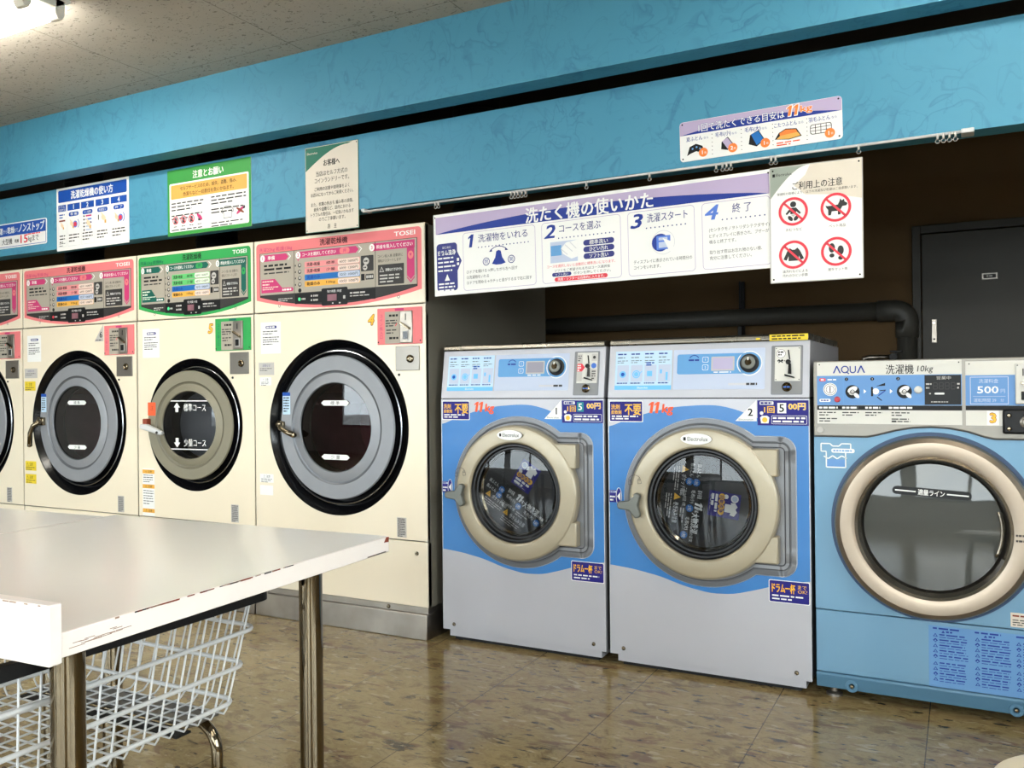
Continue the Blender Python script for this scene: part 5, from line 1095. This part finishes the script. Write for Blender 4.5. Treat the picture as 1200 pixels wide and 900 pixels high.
# ------------------------------------------------------------------ tables, laundry cart, stool
ZT = .70
def table(name, label, cx, cy, W, D, rot, lip, chip):
    t = thing(name, label, 'table', (cx, cy, 0), math.radians(rot), 'white laminate tables')
    m = MB(); x0, x1, y0, y1 = -W/2, W/2, -D/2, D/2; th = .0365
    m.box(x0, x1, y0, y1, ZT-th, ZT, 'table_edge', .0015, 1)
    g = G(m, (0, 0, ZT), (1, 0, 0), (0, 1, 0)); g.rect(x0+.002, x1-.002, y0+.002, y1-.002, 'tabletop', 1)
    if chip:
        g = G(m, (x1, 0, ZT), (0, 1, 0), (0, 0, 1))
        for a, b, w_ in ((y1-.012, -.010, .02),): g.poly([(y1-.022, -.012), (y1-.002, -.013), (y1-.001, -.0012), (y1-.012, -.0005)], 'rust', 1)
        for k in range(26):
            a = y0+.08+random.random()*.45; l_ = random.uniform(.006, .03); g.rect(a, a+l_, -.0018-random.random()*.0012, -.0002, random.choice(['rust', 'stain', 'dkgrey']), 1)
        for k in range(18):
            a = y0+.008+random.random()*.09; b = -.028+random.random()*.01+(a-y0)*.05; g.rect(a, a+random.uniform(.01, .03), b, b+.001, 'stain', 1)
        for k in range(9):
            a = y1-.09+random.random()*.07; g.rect(a, a+.02, -.035, -.0325, random.choice(['stain', 'dkgrey']), 1)
    m.make('tabletop', t)
    if lip:
        m = MB(); m.box(x0, x1+.006, y0-.0225, y0-.0005, ZT-th-.006, ZT+.045, 'table_edge', .002, 1)
        g = G(m, (0, y0-.0225, ZT))
        for k in range(14): a = x1-.25+random.random()*.25; g.rect(a, a+random.uniform(.004, .016), .0425, .0445, 'stain', 1)
        m.make('upstand', t)
    for sx, sy in lip_legs(W, D, lip):
        m = MB(); m.lathe([(.045, ZT-th-.0005), (.045, ZT-th-.006), (.025, ZT-th-.008), (.025, .02), (.03, .018), (.03, 0), (0, 0)], sx, 0, 'chrome', 32, sy, 'z'); m.make('leg', t)
    return t
def lip_legs(W, D, lip):
    if lip: return [(W/2-.066, D/2-.205), (W/2-.066, -D/2+.062), (-W/2+.075, D/2-.08), (-W/2+.075, -D/2+.062)]
    return [(W/2-.08, D/2-.1), (-W/2+.08, D/2-.1), (W/2-.08, -D/2+.1), (-W/2+.08, -D/2+.1)]
table('folding_table', 'white laminate table with chipped front right edge and chrome legs', .2915, -1.8094, .90, .85, 2.6, True, True)
table('folding_table', 'white laminate table behind left, joined to the nearer white table', -.6205, -1.8508, .92, .78, 2.6, False, False)

# wire laundry cart under the table
t = thing('laundry_cart', 'white wire laundry basket cart with black rim under the near white table', 'cart', (.308, -2.04, 0))
cx0, cx1, cy0, cy1 = -.27, .32, -.42, .385           # rim, local
def ring_pts(dx, dy, r=.035, k=6):
    a0, a1, b0, b1 = cx0+dx, cx1-dx, cy0+dy, cy1-dy; L = []
    for (ca, cb, t0) in ((a1-r, b0+r, -90), (a1-r, b1-r, 0), (a0+r, b1-r, 90), (a0+r, b0+r, 180)):
        for i in range(k+1): q = math.radians(t0+90*i/k); L.append((ca+r*math.cos(q), cb+r*math.sin(q)))
    return L
m = MB()
A = ring_pts(-.006, -.006); m.strip([(x_, y_, .636) for x_, y_ in A], [(x_, y_, .611) for x_, y_ in A], 'black'); Bq = ring_pts(.010, .010)
m.strip([(x_, y_, .611) for x_, y_ in A], [(x_, y_, .611) for x_, y_ in Bq], 'black').strip([(x_, y_, .611) for x_, y_ in Bq], [(x_, y_, .636) for x_, y_ in Bq], 'black').strip([(x_, y_, .636) for x_, y_ in Bq], [(x_, y_, .636) for x_, y_ in A], 'black'); m.make('rim', t)
lv = [(.555, .012, .022), (.484, .022, .042), (.413, .032, .062)]
for z_, dx, dy in lv:
    m = MB(); m.tube([(x_, y_, z_) for x_, y_ in ring_pts(dx, dy)], .0048, 'wire_white', 8, True); m.make('side_rail', t)
zb = .392
def wire(p): MBw.tube(p, .0022, 'wire_white', 6)
MBw = MB(); n_ = 20
for i in range(n_):
    f_ = (i+.5)/n_
    y_ = cy0+.03+(cy1-cy0-.06)*f_; yb = cy0+.07+(cy1-cy0-.14)*f_
    wire([(cx0+.006, y_, .62), (cx0+.034, yb, zb+.012), (cx0+.044, yb, zb), (cx1-.044, yb, zb), (cx1-.036, yb, zb+.012), (cx1-.006, y_, .62)])
n2 = 13
for i in range(n2):
    f_ = (i+.5)/n2
    x_ = cx0+.03+(cx1-cx0-.06)*f_; xb = cx0+.05+(cx1-cx0-.1)*f_
    wire([(x_, cy0+.006, .62), (xb, cy0+.064, zb+.016), (xb, cy0+.078, zb+.0045), (xb, cy1-.078, zb+.0045), (xb, cy1-.064, zb+.016), (x_, cy1-.006, .62)])
MBw.make('wire_grid', t)
m = MB()
for yy in (cy1-.10, cy0+.10):
    xl, xr, zz_, rr_ = cx0+.05, cx1-.05, .372, .055
    P_ = [(xl, yy, .06), (xl, yy, zz_-rr_)]+[(xl+rr_-rr_*math.cos(q), yy, zz_-rr_+rr_*math.sin(q)) for q in [PI/2*i/8 for i in range(1, 9)]]+[(xr-rr_+rr_*math.sin(q), yy, zz_-rr_+rr_*math.cos(q)) for q in [PI/2*i/8 for i in range(9)]]+[(xr, yy, .06)]
    m = MB(); m.tube(P_, .0115, 'chrome', 14); m.make('leg_frame', t)
    for xx in (xl, xr):
        m = MB(); m.lathe([(0, -.012), (.026, -.012), (.03, -.006), (.03, .006), (.026, .012), (0, .012)], xx, .030, 'rubber', 24, yy).box(xx-.012, xx+.012, yy-.018, yy+.018, .045, .066, 'lockplate', .003); m.make('caster', t)
m = MB(); m.box(cx0+.06, cx1-.06, cy1-.16, cy1-.085, .3855, .3895, 'lockplate').box(cx0+.05, cx1-.05, cy1-.20, cy1-.165, .381, .385, 'black'); m.make('base_plate', t)

# cream stool at the lower right corner
t = thing('stool', 'cream plastic stool with rounded seat at the bottom right corner', 'stool', (2.103, -1.452, 0))
m = MB(); m.lathe([(0, .43), (.14, .43), (.158, .424), (.166, .41), (.166, .39), (.158, .378), (.12, .374), (0, .374)], 0, 0, 'stool_cream', 64, ax='z'); m.make('seat', t)
for k in range(4):
    q = PI/4+PI/2*k; m = MB(); m.tube([(.10*math.cos(q), .10*math.sin(q), .376), (.15*math.cos(q), .15*math.sin(q), .0115)], .0115, 'chrome', 14); m.make('leg', t)
